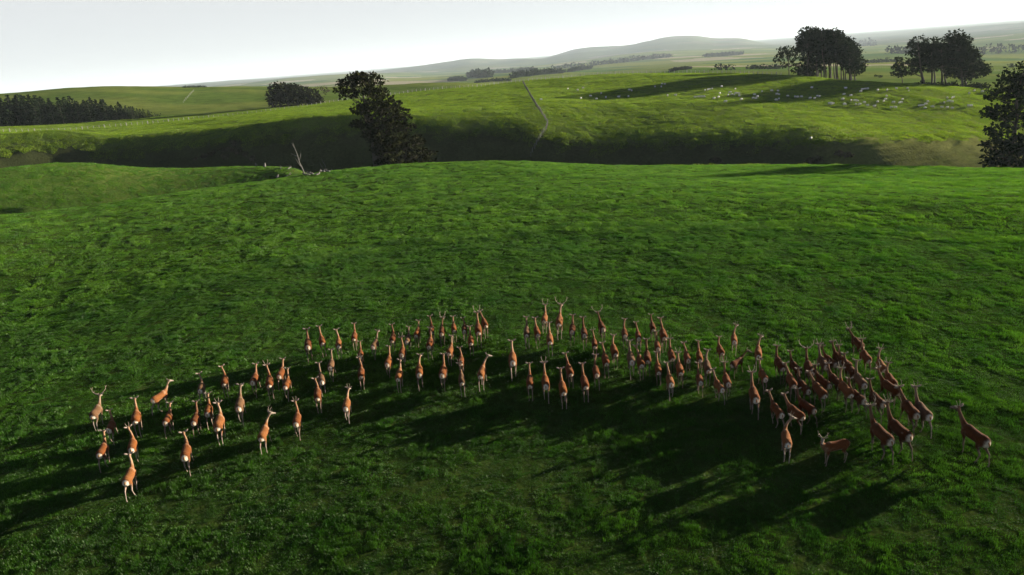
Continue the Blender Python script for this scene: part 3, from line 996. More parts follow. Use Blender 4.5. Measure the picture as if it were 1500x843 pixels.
# head pixel, hind-foot pixel, then options: a = antlers, y = head turn (left +), h = head carriage, g = gait, p = coat, hd = heading in degrees (left +)
DEER = [
    (140, 579, 143, 634, dict(a='wide', y=0, l='stag with wide pale antlers at the straggling tail end of the herd')),
    (152, 609, 166, 651, {}), (143, 636, 153, 690, {}),
    (181, 631, 199, 682, dict(a='spike', y=25)),
    (185, 668, 192, 732, dict(p=2, y=15, l='pale orange deer walking last of all in the herd')),
    (189, 587, 205, 643, {}),
    (245, 560, 230, 607, dict(y=-25, g='walk_b', p=2, l='orange deer walking slantwise across the line of the other stragglers')),
    (240, 594, 248, 641, {}), (263, 631, 277, 696, dict(y=15)), (280, 594, 289, 641, dict(p=1)), (287, 553, 298, 592, dict(y=25)),
    (297, 582, 309, 628, {}), (316, 591, 325, 655, dict(a='spike', p=2, s=1.1, l='large pale deer with a round white rump among the stragglers')),
    (321, 543, 333, 584, dict(y=25)), (345, 563, 355, 623, {}), (370, 533, 375, 582, {}), (387, 538, 399, 588, dict(a='fork', y=15)),
    (410, 527, 413, 572, {}), (417, 545, 422, 588, {}),
    (386, 607, 388, 667, dict(a='fork', y=-55, p=2, l='young stag with forked antlers turning its head to the right')),
    (430, 590, 438, 644, dict(a='spike')),
    (444, 480, 455, 531, dict(s=1.12, p=1, l='big dark deer with a broad white rump leading the stragglers')),
    (462, 481, 476, 524, {}), (491, 487, 499, 527, dict(p=2)), (516, 480, 521, 515, {}), (524, 507, 530, 541, {}),
    (525, 529, 532, 573, dict(a='spike', y=15)), (482, 516, 487, 559, {}), (461, 535, 475, 581, {}), (459, 557, 469, 607, dict(y=15)),
    (504, 571, 510, 620, dict(a='spike', p=2, l='pale deer with long spike antlers trailing below the middle of the herd')),
    (551, 488, 549, 527, dict(y=-15)), (574, 480, 577, 519, dict(p=1)), (569, 510, 570, 554, {}), (597, 484, 598, 518, {}),
    (588, 497, 591, 540, dict(a='fork')), (585, 530, 586, 577, dict(p=2)), (612, 473, 612, 511, {}), (610, 517, 617, 572, {}), (630, 468, 634, 506, dict(p=1)),
    (631, 483, 631, 529, {}), (646, 468, 649, 509, dict(a='branched', p=1, y=-15)), (662, 468, 667, 503, {}), (662, 498, 660, 538, dict(p=2)),
    (650, 519, 650, 572, {}), (674, 518, 677, 552, {}), (673, 538, 679, 583, dict(a='spike', y=15)), (679, 469, 682, 503, dict(p=1)), (687, 484, 692, 523, {}),
    (698, 458, 703, 511, dict(a='branched', s=1.06)), (703, 457, 713, 497, dict(y=15)),
    (711, 522, 706, 575, dict(y=-55, l='deer turning its head right beside the gap in the herd', p=2)),
    (749, 492, 753, 557, dict(s=1.16, p=2, l='large deer with a broad white rump walking alone in the gap of the herd')),
    (772, 467, 773, 512, {}), (783, 466, 789, 512, {}),
    (801, 450, 798, 490, dict(a='branched', p=2, l='pale stag with branched antlers at the front of the herd')),
    (805, 475, 807, 524, dict(p=2)),
    (823, 445, 820, 499, dict(a='wide', s=1.1, p=2, l='tall stag with wide antlers leading the front of the herd')),
    (841, 460, 839, 507, dict(p=1)), (855, 466, 857, 512, dict(p=1)),
    (878, 460, 884, 503, dict(a='wide', p=1, s=1.08, y=15, l='dark stag with broad dark antlers at the front of the herd')),
    (872, 491, 872, 527, dict(a='spike')), (872, 523, 875, 571, {}), (853, 536, 859, 591, {}), (830, 522, 837, 571, {}), (821, 542, 827, 601, {}),
    (797, 530, 801, 590, dict(a='fork')), (776, 536, 778, 589, {}), (885, 506, 889, 556, {}), (897, 491, 902, 542, {}), (916, 471, 916, 512, {}),
    (936, 477, 936, 515, {}), (923, 494, 926, 555, {}), (936, 507, 940, 558, {}), (957, 465, 957, 502, dict(p=1)), (971, 467, 973, 518, {}),
    (950, 499, 949, 553, dict(p=1)), (965, 491, 964, 530, {}), (966, 523, 965, 567, {}), (984, 501, 985, 548, dict(a='spike')), (982, 534, 983, 586, dict(p=2)),
    (997, 519, 997, 570, dict(a='fork')), (1008, 504, 1008, 549, {}), (1028, 507, 1025, 549, {}), (1038, 514, 1037, 567, {}), (1028, 540, 1026, 581, {}),
    (1058, 502, 1057, 538, {}),
    (1081, 480, 1075, 521, dict(y=-30, p=2, a='spike', l='pale deer ahead of its neighbours looking slightly right, short spike antlers')),
    (1066, 535, 1066, 585, dict(a='fork')),
    (1082, 521, 1072, 556, dict(y=-62, hd=-48, p=1, l='dark-faced deer turned to the right in profile above its neighbours')),
    (1050, 547, 1057, 592, dict(p=2)),
    (1118, 499, 1110, 544, dict(y=-30, p=2, a='spike', l='pale deer looking right in the gap before the dense bunch')),
    (1121, 535, 1120, 577, {}), (1106, 547, 1106, 613, dict(a='fork')), (1141, 513, 1145, 564, dict(p=1, a='spike')), (1166, 525, 1169, 566, dict(p=1)),
    (1188, 517, 1187, 572, dict(a='wide', p=1, s=1.05, l='dark stag with wide pale antlers in the dense bunch')),
    (1206, 509, 1208, 561, dict(a='fork')), (1214, 513, 1221, 556, dict(p=1, a='spike')),
    (1161, 538, 1161, 590, {}), (1194, 548, 1205, 606, dict(y=15)), (1200, 540, 1212, 588, dict(p=1, a='spike')),
    (1135, 580, 1143, 632, dict(y=20)),
    (1159, 617, 1152, 679, dict(y=-60, g='stand', a='spike', p=2, l='pale deer standing with its head turned right beside the side-on stag')),
    (1156, 585, 1173, 637, dict(h='mid')), (1174, 577, 1190, 625, dict(h='mid', p=1)),
    (1200, 621, 1237, 676, dict(a='branched', y=52, g='stand', hd=100, l='branch-antlered stag standing side-on to the herd with its head turned back')),
    (1229, 507, 1231, 552, dict(p=1, a='spike')), (1236, 515, 1242, 560, dict(a='fork')),
    (1257, 488, 1260, 530, dict(a='branched', p=1, s=1.05, l='dark stag with upright branched antlers at the head of the dense bunch')),
    (1271, 505, 1270, 552, dict(a='spike')), (1259, 532, 1263, 590, {}), (1234, 546, 1243, 606, dict(a='fork')),
    (1297, 522, 1293, 565, dict(y=-25, a='fork', p=2)), (1309, 540, 1307, 588, dict(y=-20, a='fork')), (1290, 546, 1313, 602, dict(a='fork', p=1)),
    (1281, 562, 1290, 618, dict(p=1)), (1176, 548, 1182, 596, dict(p=1)), (1246, 524, 1250, 572, dict(p=1)), (1222, 540, 1228, 588, dict(p=1, a='spike')), (1250, 560, 1262, 612, dict(p=1, h='mid')),
    (1327, 566, 1338, 638, dict(a='fork', p=1, l='dark young stag with forked antlers between the dense bunch and lone deer')),
    (1346, 568, 1356, 640, dict(a='spike', l='deer with short spike antlers walking outermost beside the dense bunch')),
    (1270, 592, 1299, 680, dict(a='branched', p=1, g='step', s=1.08, l='dark branched stag striding left in front of the dense bunch')),
    (1292, 585, 1326, 673, dict(a='fork', p=1, s=1.05, g='walk_a', l='dark brown stag walking close behind the striding branched stag')),
    (1403, 596, 1438, 683, dict(a='spike', p=1, g='step', s=1.08, l='lone dark deer lifting a foreleg apart from the herd')),
]


def build_herd():
    gaits = ['walk_a', 'walk_b', 'walk_c', 'walk_d']
    rg = random.Random(5)
    for i, (hx, hy, fx, fy, o) in enumerate(DEER):
        Pf = ground_hit(fx, fy)
        d = ray(hx, hy)
        lo, hi = 0.8, 1.4
        for _ in range(24):
            sm = (lo + hi) / 2
            q_ = (Pf.z + 1.60 * sm - CAM_H) / d[2]
            if math.hypot(d[0] * q_ - Pf.x, d[1] * q_ - Pf.y) > 1.5 * sm:
                lo = sm
            else:
                hi = sm
        s = min(1.18, max(0.92, 0.55 * lo + 0.45 * 1.05)) * (1 + 0.35 * (o.get('s', 1) - 1)) * (1.06 if fx > 1092 else 1.02)
        hgt = 1.60 * s
        rr = (Pf.z + hgt - CAM_H) / d[2]
        Ph = Vector((d[0] * rr, d[1] * rr, Pf.z))
        e = Ph - Pf
        if 'hd' in o:
            hd = R(o['hd'])
        else:
            e = e + Vector((0, 0.9, 0))          # the herd moves away: steadies headings read from few pixels
            hd = math.atan2(-e.x, e.y)
        f = Vector((-math.sin(hd), math.cos(hd), 0))
        P = Pf + f * 0.58 * s
        P.z = hz(P.x, P.y) - 0.005
        g = o.get('g', gaits[rg.randrange(4)])
        yaw = o.get('y', rg.choice([0, 0, 0, 15, -15]))
        a = o.get('a')
        pp = o.get('p', rg.choice([0, 0, 0, 4, 4, 3]))
        if 'l' in o:
            lab, grp = o['l'], None
        else:
            dist = Pf.y
            if fx < 535:
                part = 'at the head of the stragglers' if dist > 40.5 else 'among the middle stragglers' if dist > 34 else 'among the rear stragglers'
            elif fx < 745:
                part = 'in the front row before the gap' if dist > 41 else 'in the middle rows before the gap' if dist > 36 else 'in the rear row before the gap'
            elif fx < 1092:
                part = 'in the front row after the gap' if dist > 42 else 'in the middle rows after the gap' if dist > 36.5 else 'in the rear row after the gap'
            else:
                part = 'at the front of the dense bunch' if dist > 37 else 'in the middle of the dense bunch' if dist > 32.5 else 'at the back of the dense bunch'
            pal = {0: 'red-brown', 1: 'dark brown', 2: 'pale orange', 3: 'grey-brown', 4: 'chestnut'}[pp]
            kindw = {None: 'antlerless', 'spike': 'spike-antlered', 'fork': 'fork-antlered', 'branched': 'branch-antlered', 'wide': 'wide-antlered'}[a]
            lk = ', head turned left' if yaw > 10 else ', head turned right' if yaw < -10 else ''
            lab = '%s %s deer walking %s%s' % (pal, kindw, part, lk)
            grp = '%s %s deer %s%s' % (pal, kindw, part, lk)
        place_deer(P, hd, g, o.get('h', 'up' if rg.random() < 0.72 else 'mid'), yaw, pp, a, s, lab, grp)


build_herd()


# ------------------------------------------------------------------ sheep
def sheep_mesh(grazing):
    V, F = [], []
    sp = [(-0.55, 0.62, .05, .06), (-0.5, 0.62, .18, .19), (-0.3, 0.62, .26, .27), (0.0, 0.60, .28, .29), (0.28, 0.61, .25, .27), (0.42, 0.65, .18, .2), (0.47, 0.68, .08, .09)]
    parts = [tube_rings([(0, y, z) for y, z, _, _ in sp], [(w, h) for _, _, w, h in sp], 10)]
    n_wool = len(parts[0][0])
    if grazing:
        hp = [(0.38, 0.62, .10), (0.52, 0.45, .085), (0.6, 0.27, .075), (0.64, 0.14, .05), (0.65, 0.08, .03)]
    else:
        hp = [(0.38, 0.72, .11), (0.48, 0.86, .09), (0.55, 0.92, .085), (0.66, 0.88, .06), (0.74, 0.83, .035)]
    parts.append(tube_rings([(0, y, z) for y, z, _ in hp], [r_ for _, _, r_ in hp], 8))
    for y in (-0.36, 0.3):
        for sx in (-0.13, 0.13):
            parts.append(tube_rings([(sx, y, 0.48), (sx, y + 0.02, 0.25), (sx, y, 0.0)], [0.07, 0.04, 0.035], 6))
    V, F = join(parts)
    me = pymesh('sheep', V, F, True)
    col = []
    for i, p in enumerate(V):
        c = (0.66, 0.62, 0.54) if i < n_wool else (0.34, 0.31, 0.27)
        if p[2] < 0.3:
            c = (0.2, 0.18, 0.16)
        col += [*c, 1]
    at = me.color_attributes.new('fur', 'FLOAT_COLOR', 'POINT')
    at.data.foreach_set('color', col)
    me.materials.append(M['wool'])
    return me


SHEEP_A = [(75, 412), (115, 395), (130, 397), (110, 412), (145, 462), (190, 460), (300, 472), (320, 470), (335, 470), (348, 470), (355, 432), (370, 430), (380, 426), (395, 424),
           (405, 478), (430, 472), (438, 450), (448, 412), (470, 497), (485, 460), (495, 445), (505, 456), (520, 457), (525, 425), (530, 450), (545, 450), (558, 485), (547, 464),
           (625, 477), (633, 457), (640, 478), (648, 470), (675, 440), (730, 435), (755, 488), (770, 482), (758, 455), (771, 456), (765, 435), (820, 464), (860, 470), (875, 471),
           (897, 470), (945, 477), (970, 478), (985, 466), (997, 468), (955, 418), (1060, 507), (1072, 508), (1128, 482), (1137, 510), (1135, 455), (950, 705)]
SHEEP_B = [(130, 370), (205, 387), (212, 377), (225, 374), (238, 374), (288, 380), (335, 380), (380, 374), (435, 372), (441, 384), (117, 425), (155, 407), (50, 447), (62, 449), (125, 452),
           (157, 432), (175, 431), (186, 434), (180, 452), (198, 452), (222, 441), (238, 457), (272, 461), (288, 437), (318, 435), (326, 426), (332, 410), (355, 466), (375, 467), (365, 441),
           (395, 444), (404, 441), (410, 426), (495, 458), (510, 457), (522, 469), (526, 449), (536, 438), (558, 463), (605, 466), (617, 442), (632, 418), (632, 466), (638, 436), (655, 420),
           (655, 438), (657, 469), (662, 415), (748, 459), (738, 460), (765, 384), (740, 396), (805, 388)]
SHEEP_C = [(585, 407), (735, 346), (790, 354), (820, 341), (862, 387), (808, 400), (895, 404), (922, 373), (1080, 353), (1093, 357), (1075, 389), (1020, 393), (948, 396)]


def build_sheep():
    ms = [sheep_mesh(True), sheep_mesh(False)]
    rg = random.Random(3)
    px = [(940 + a / 3.833, 20 + b / 3.833, 'b') for a, b in SHEEP_A] + [(1200 + a / 3.373, 20 + b / 3.373, 'c') for a, b in SHEEP_B] + [(640 + a / 3.83, 40 + b / 3.83, 'a') for a, b in SHEEP_C]
    lab = {'a': ('white sheep grazing on the hillside near the fence running downhill', 'sheep near the downhill fence'),
           'b': ('white sheep grazing on the open hillside below the tall pine clump', 'sheep on the open hillside'),
           'c': ('white sheep grazing on the hillside below the rounded pine clump', 'sheep below the rounded pine clump')}
    for u, v, k in px:
        P = ground_hit(u, v + 1.5, 150)
        if P is None:
            continue
        o = link('sheep', ms[rg.random() < 0.25], None, None, lab[k][0], 'sheep', lab[k][1])
        o.location = P - Vector((0, 0, 0.02))
        o.rotation_euler = (0, 0, rg.uniform(0, 6.283))
        o.scale = (rg.uniform(0.9, 1.1),) * 3


build_sheep()


# ------------------------------------------------------------------ trees
def foliage(pads, leaf, density, seed, droop=0.15, cluster=True):
    """pads: (x, y, z, rx, ry, rz); many small sprays of leaf-sized faces on and in each pad"""
    rg = np.random.default_rng(seed)
    Vs = []
    for (x, y, z, rx, ry, rz) in pads:
        n = max(30, int(density * (rx * ry + rx * rz + ry * rz) / (leaf * leaf)))
        d = rg.normal(size=(n, 3)); d /= np.linalg.norm(d, axis=1)[:, None]
        lump = 1 + 0.62 * (fbm(d[:, 0] * 2.3 + x, d[:, 1] * 2.3 + d[:, 2] * 1.9 + z, seed, 3))
        rad = np.clip(rg.uniform(0.25, 1.0, n) ** 0.45, 0, 1) * lump
        p = d * rad[:, None] * np.array([rx, ry, rz]) + np.array([x, y, z])
        out = d * np.array([1, 1, 0.45]) + rg.normal(0, 0.45, (n, 3)); out[:, 2] += 0.15 - droop
        out /= np.linalg.norm(out, axis=1)[:, None]
        sd = np.cross(out, rg.normal(size=(n, 3))); sd /= np.linalg.norm(sd, axis=1)[:, None]
        s = leaf * rg.uniform(0.55, 1.5, n)[:, None]
        w = s * rg.uniform(0.28, 0.5, n)[:, None]
        Vs.append(np.stack([p - out * s * 0.35, p + sd * w + out * s * 0.15, p + out * s * 0.75, p - sd * w + out * s * 0.1], 1))
    V = np.concatenate(Vs).reshape(-1, 3)
    return V, np.arange(len(V)).reshape(-1, 4)


def limb_tube(a, b, ra, rb, seed, sag=0.1, n=6, seg=6):
    rg = random.Random(seed)
    a, b = Vector(a), Vector(b)
    ln = (b - a).length
    pts, rad = [], []
    for i in range(n):
        t = i / (n - 1)
        p = a.lerp(b, t)
        p += Vector((rg.uniform(-1, 1), rg.uniform(-1, 1), rg.uniform(-1, 1))) * 0.035 * ln * math.sin(math.pi * t)
        p.z -= sag * ln * math.sin(math.pi * t) * 0.5
        pts.append(p); rad.append(ra + (rb - ra) * t)
    return tube_rings(pts, rad, seg)


def make_tree(name, P, pads, height_, trunk_r, lean, leaf, density, seed, fol, label, cat='tree', group=None, roots=True, n_leader=1, limb_from=0.25):
    root = bpy.data.objects.new(name, None)
    root.empty_display_size = 1
    COL.objects.link(root)
    root.location = P
    tag(root, label, cat, group)
    rg = random.Random(seed)
    n = 9
    pts, rad = [], []
    for i in range(n):
        t = i / (n - 1)
        w = height_ * 0.012
        pts.append(Vector((lean[0] * t + rg.uniform(-w, w) * (t > 0), lean[1] * t + rg.uniform(-w, w) * (t > 0), -0.8 + (height_ + 0.8) * t)))
        rad.append(trunk_r * (1.35 if i == 0 else 1.0) * (1 - 0.88 * t))
    tr = tube_rings(pts, rad, 10)
    tmesh = pymesh('trunk', *tr, True)
    link('trunk', tmesh, M['bark'], root)
    lm = []
    for k, (x, y, z, rx, ry, rz) in enumerate(pads):
        tz = max(0.12 * height_, z - rg.uniform(0.05, 0.16) * height_)
        t = min(0.97, (tz + 0.8) / (height_ + 0.8))
        i = min(n - 2, int(t * (n - 1))); f = t * (n - 1) - i
        a = pts[i].lerp(pts[i + 1], f)
        r0 = max(0.04, trunk_r * (1 - 0.88 * t) * 0.45)
        lm.append(limb_tube(a, (x, y, z - 0.1 * rz), r0, 0.04, seed * 31 + k))
        for q in range(3):
            an = rg.uniform(0, 6.28)
            c = Vector((x, y, z - 0.1 * rz))
            lm.append(limb_tube(a.lerp(c, rg.uniform(0.55, 0.85)), c + Vector((math.cos(an) * rx * 0.8, math.sin(an) * ry * 0.8, rg.uniform(-0.2, 0.5) * rz)), r0 * 0.5, 0.03, seed * 77 + 5 * k + q, n=4, seg=5))
    lv, lf = join(lm)
    link('limbs', pymesh('limbs', lv, lf, True), M['bark'], root)
    V, Q = foliage(pads, leaf, density, seed)
    link('crown', npmesh('crown', V, Q), fol, root)
    return root


def copy_tree(src, P, rz, sc, label, group):
    r = src.copy(); COL.objects.link(r)
    r.location = P; r.rotation_euler = (0, 0, rz); r.scale = sc
    tag(r, label, None, group)
    for ch in src.children:
        c = ch.copy(); COL.objects.link(c); c.parent = r
    return r


def px_pads(spec, u0, v0, r, P, depth=0.9, seed=1, flat=0.8):
    """pads read off the photograph (pixels) at the tree's own distance, spread through its depth"""
    rg = random.Random(seed)
    d0 = ray(u0, v0)
    out = []
    right = Vector((d0[1], -d0[0], 0)).normalized(); fwd = Vector((d0[0], d0[1], 0)).normalized()
    for (u, v, rp) in spec:
        p = pix(u, v, r)
        d = Vector(p) - P
        s = rp * r / FPX * 1.15
        off = rg.uniform(-1, 1) * depth * s
        q = right * d.dot(right) + fwd * (d.dot(fwd) + off)
        out.append((q.x, q.y, d.z, s, s * 1.1, s * flat))
    return out


def big_cypress():
    r = 168.0
    P = at_range(549, r)
    spec = [(521, 112, 12), (508, 121, 12), (536, 113, 13), (551, 119, 13), (497, 133, 8), (512, 138, 11), (530, 130, 17), (552, 136, 15), (563, 146, 12), (575, 152, 11), (540, 152, 14), (526, 160, 11),
            (548, 165, 15), (570, 163, 15), (586, 164, 11), (596, 172, 8), (521, 182, 8), (535, 180, 11), (555, 182, 17), (580, 180, 15), (600, 186, 10), (540, 196, 10), (560, 200, 18), (585, 198, 16),
            (606, 203, 10), (616, 208, 7), (556, 216, 15), (575, 216, 18), (598, 216, 14), (617, 222, 11), (631, 224, 7), (565, 232, 15), (588, 232, 17), (610, 233, 13), (628, 235, 9), (590, 246, 18), (560, 246, 12), (615, 246, 13)]
    pads = px_pads(spec, 549, 235, r, P, 0.75, 3, 0.45)
    # the far and near sides of the crown
    rg = random.Random(9)
    ext = []
    for (x, y, z, a, b_, c) in pads:
        if z > 3 and rg.random() < 0.8:
            s = rg.choice([-1, 1])
            d = Vector((P.x, P.y, 0)).normalized() * s * rg.uniform(1.2, 2.4) * a
            ext.append((x * 0.8 + d.x, y * 0.8 + d.y, z - 0.3, a * 0.8, b_ * 0.8, c * 0.8))
    H = pix(525, 104, r)[2] - P.z
    top = Vector(pix(527, 106, r)) - P
    make_tree('cypress_tree', P, pads + ext, H - 1.5, 0.85, (top.x, top.y), 0.62, 5.5, 12, M['cypress'],
              'tall dark leaning cypress with bare lower trunk standing alone in the gully', 'tree')


def edge_pine():
    r = 182.0
    P = at_range(1484, r)
    spec = [(1490, 110, 13), (1500, 120, 15), (1480, 124, 13), (1468, 140, 12), (1452, 142, 7), (1490, 142, 15), (1455, 160, 9), (1470, 165, 14), (1492, 165, 14), (1447, 170, 5), (1485, 182, 13), (1462, 190, 11), (1450, 192, 6),
            (1478, 205, 15), (1455, 214, 12), (1443, 212, 5), (1495, 208, 16), (1462, 228, 14), (1448, 238, 9), (1480, 232, 17), (1500, 235, 16), (1465, 248, 14), (1490, 252, 16), (1515, 140, 16), (1525, 170, 18), (1520, 205, 20), (1525, 240, 20), (1505, 95, 8)]
    pads = px_pads(spec, 1484, 235, r, P, 1.0, 5, 0.62)
    H = pix(1495, 103, r)[2] - P.z
    top = Vector(pix(1497, 105, r)) - P
    make_tree('pine_tree', P, pads, H, 0.6, (top.x, top.y), 0.62, 5.0, 22, M['pine'], 'ragged dark pine with layered branches at the edge of the gully bank')


def ridge_trees():
    # tall clump: bare trunks below, tufted crowns above
    def tall(u, vb, r_, spec, seed, label, trunk=0.42, leaf=0.8, dens=4.6, group=None, flat=0.62, fol='pine', ulean=None):
        r = r_ + (26 if u < 1280 else 40)
        P = at_range(u, r)
        pads = px_pads(spec, u, vb, r, P, 1.0, seed, flat)
        vt = min(b_ - c * 0.5 for a, b_, c in spec)
        ut = [a for a, b_, c in spec if b_ == min(q[1] for q in spec)][0]
        H = pix(ut, vt, r)[2] - P.z
        top = Vector(pix(ut, vt + 2, r)) - P
        return make_tree('pine_tree', P, pads, H - 0.8, trunk, (top.x * 0.9, top.y * 0.9), leaf, dens, seed, M[fol], label, 'tree', group)
    G1 = 'pines of the tall clump on the ridge'
    t1 = [(1178, 326, [(1184, 46, 9), (1176, 55, 8), (1190, 56, 9), (1181, 66, 9), (1173, 62, 5), (1172, 72, 6), (1188, 74, 8), (1178, 84, 6), (1187, 92, 7), (1177, 101, 7), (1184, 107, 6)]),
          (1193, 332, [(1193, 50, 8), (1198, 58, 8), (1190, 66, 8), (1199, 75, 8), (1193, 86, 6), (1196, 98, 6)]),
          (1203, 322, [(1203, 47, 7), (1206, 57, 9), (1199, 63, 8), (1210, 68, 8), (1204, 78, 8), (1207, 88, 5)]),
          (1213, 334, [(1213, 50, 7), (1216, 60, 9), (1210, 68, 8), (1219, 74, 8), (1214, 84, 7)]),
          (1222, 324, [(1221, 49, 8), (1226, 57, 8), (1218, 62, 8), (1228, 68, 8), (1222, 77, 8), (1226, 86, 6)]),
          (1233, 330, [(1232, 57, 7), (1237, 64, 8), (1228, 68, 8), (1240, 74, 8), (1234, 82, 8), (1238, 92, 6)]),
          (1243, 322, [(1241, 68, 7), (1246, 75, 8), (1239, 80, 8), (1249, 86, 8), (1244, 94, 8), (1250, 101, 7), (1255, 95, 6)]),
          (1168, 330, [(1171, 96, 5), (1166, 104, 5), (1174, 110, 6), (1163, 113, 4)])]
    words = ['tall pine with a feathery side standing nearest the round-headed tree in the tall clump', None, None, None, None, None, 'pine with sloping side branches at the outer end of the tall clump',
             'low bushy pine filling the foot of the tall clump']
    for k, (u, r, sp) in enumerate(t1):
        if words[k]:
            tall(u, 118, r, sp, 40 + k, words[k], group=None)
        else:
            tall(u, 118, r, sp, 40 + k, 'tall bare-trunked pine inside the tall dark clump on the ridge', group=G1)
        if k < 7:      # second and third rows of the clump
            for q in (1, 2):
                sp2 = [(a + 5 * q - 4 + (k % 3), b_ + 3, c) for a, b_, c in sp]
                tall(u + 5 * q - 4 + (k % 3), 116, r + 7 * q, sp2, 140 + 10 * q + k, 'tall bare-trunked pine inside the tall dark clump on the ridge', group=G1)
    tall(1152, 108, 352, [(1146, 74, 6), (1155, 73, 7), (1162, 78, 6), (1141, 82, 5), (1150, 82, 7), (1137, 88, 4), (1160, 86, 6), (1146, 91, 4), (1158, 95, 5), (1150, 97, 4)], 60,
         'round-headed pine with open trunk standing beside the tall dark clump', 0.4, 0.8, 4.2)
    G2 = 'pines of the rounded clump on the ridge'
    t2 = [(1344, 300, [(1343, 60, 8), (1337, 67, 6), (1348, 68, 7), (1336, 78, 5), (1344, 77, 5), (1334, 90, 7), (1345, 90, 8), (1340, 100, 6), (1332, 104, 5)]),
          (1358, 304, [(1364, 62, 7), (1357, 70, 7), (1369, 70, 8), (1361, 80, 9), (1353, 88, 7), (1366, 90, 8), (1360, 100, 6)]),
          (1372, 300, [(1378, 63, 7), (1374, 72, 9), (1383, 76, 9), (1376, 86, 9), (1370, 94, 7), (1384, 95, 8)]),
          (1402, 296, [(1400, 52, 8), (1393, 56, 6), (1408, 57, 7), (1402, 63, 9), (1394, 70, 9), (1411, 68, 7), (1404, 77, 11), (1416, 78, 9), (1393, 84, 10), (1424, 80, 5), (1410, 89, 11), (1400, 97, 10), (1424, 92, 9), (1434, 98, 7),
                       (1441, 103, 5), (1428, 106, 8), (1412, 108, 9), (1392, 106, 7)])]
    w2 = ['pine with gaps in its crown at the small tree end of the rounded clump', 'flat-topped pine inside the rounded clump on the ridge', 'flat-topped pine inside the rounded clump on the ridge',
          'broad spreading pine, tallest of the rounded clump on the ridge']
    for k, (u, r, sp) in enumerate(t2):
        tall(u, 124, r, sp, 70 + k, w2[k], 0.5, 0.8, 4.8, group=G2 if k in (1, 2) else None)
        sp2 = [(a + 5, b_ + 2, c) for a, b_, c in sp[1:]]
        tall(u + 6, 122, r + 8, sp2, 170 + k, 'pine standing at the back of the rounded clump on the ridge', 0.45, 0.8, 4.8, group='pines at the back of the rounded clump')
    tall(1318, 116, 306, [(1316, 87, 4), (1318, 93, 5), (1313, 99, 5), (1321, 101, 5), (1315, 107, 6), (1322, 108, 5)], 80, 'small slender pine standing apart beside the rounded clump', 0.25, 0.7, 7.0)


def hedge_clump():
    # dense dark evergreen block by the fence and its bare neighbour
    G = 'cypresses of the dense dark clump by the fence'
    for k, (u, r, sp) in enumerate([(408, 428, [(404, 132, 8), (412, 130, 8), (402, 142, 9), (413, 142, 9), (408, 151, 9), (398, 149, 5)]),
                                    (430, 430, [(424, 131, 8), (434, 132, 8), (424, 142, 9), (436, 142, 9), (430, 150, 8)]),
                                    (455, 428, [(446, 135, 8), (457, 138, 7), (448, 145, 8), (460, 146, 8), (468, 146, 5), (455, 149, 6)])]):
        P = at_range(u, r)
        pads = px_pads(sp, u, 153, r, P, 1.1, 90 + k, 0.9)
        lab = ['rounded dark evergreen at the blunt end of the dense clump by the fence', 'dark evergreen in the middle of the dense clump by the fence', 'dark evergreen tapering down at the end of the dense clump by fence'][k]
        make_tree('cypress_tree', P, pads, max(p[2] for p in pads), 0.4, (0, 0), 1.0, 8.0, 90 + k, M['cypress'], lab)
    P = at_range(472, 445)
    pads = px_pads([(468, 131, 5), (475, 130, 5), (471, 137, 6), (478, 134, 3)], 472, 140, 445, P, 0.8, 95, 0.7)
    make_tree('bare_tree', P, pads, 4.0, 0.2, (0.3, 0), 0.9, 0.5, 96, M['scrub'], 'thin sparse grey tree behind the dense dark clump by the fence')


def plantation():
    """conifer block below the far hill: alike trees, one object each"""
    rg = random.Random(21)
    protos = []
    for k in range(4):
        H = 17.0
        pads = []
        for j in range(9):
            t = j / 8
            z = 1.2 + t * (H - 1.6)
            w = (1 - t) ** 0.6 * 4.0 + 0.5
            pads.append((rg.uniform(-.3, .3), rg.uniform(-.3, .3), z, w, w, 1.5))
        protos.append((pads, k))
    first = {}
    spots = []
    for row in range(3):
        u = -40 - row * 5
        while u < 226 - row * 8:
            spots.append((u, 432 + row * 7 + rg.uniform(-1.5, 1.5), row))
            u += rg.uniform(6.5, 9.0) * (1.0 + 0.25 * row)
    for (u, r, row) in spots:
        P = at_range(u, r)
        k = rg.randrange(4)
        h = pix(u, 144 if u < 120 else 144 + (u - 120) * 0.10, r)[2] - P.z
        if u > 205:
            h *= 0.72
        s = h / 17.0 * rg.uniform(0.72, 1.12)
        rw = ['front row', 'second row', 'back row'][row]
        lab, grp = 'dark conical conifer in the %s of the dense plantation' % rw, 'plantation conifers, %s' % rw
        if k not in first:
            o = make_tree('conifer_tree', P, protos[k][0], 17.0, 0.28, (0, 0), 1.1, 3.6, 130 + k, M['pine'], lab, 'tree', grp)
            o.scale = (s * 1.3, s * 1.3, s)
            first[k] = o
        else:
            copy_tree(first[k], P, rg.uniform(0, 6.28), (s * 1.3, s * 1.3, s), lab, grp)
    P = at_range(233, 434)
    make_tree('bush', P, [(0, 0, 1.2, 2.2, 2.0, 1.4), (1.8, 0, 1.0, 1.5, 1.5, 1.0)], 1.6, 0.15, (0, 0), 0.6, 2.0, 141, M['pine'], 'small dark bush at the end of the conifer plantation', 'bush')


big_cypress()
edge_pine()
ridge_trees()
hedge_clump()
plantation()


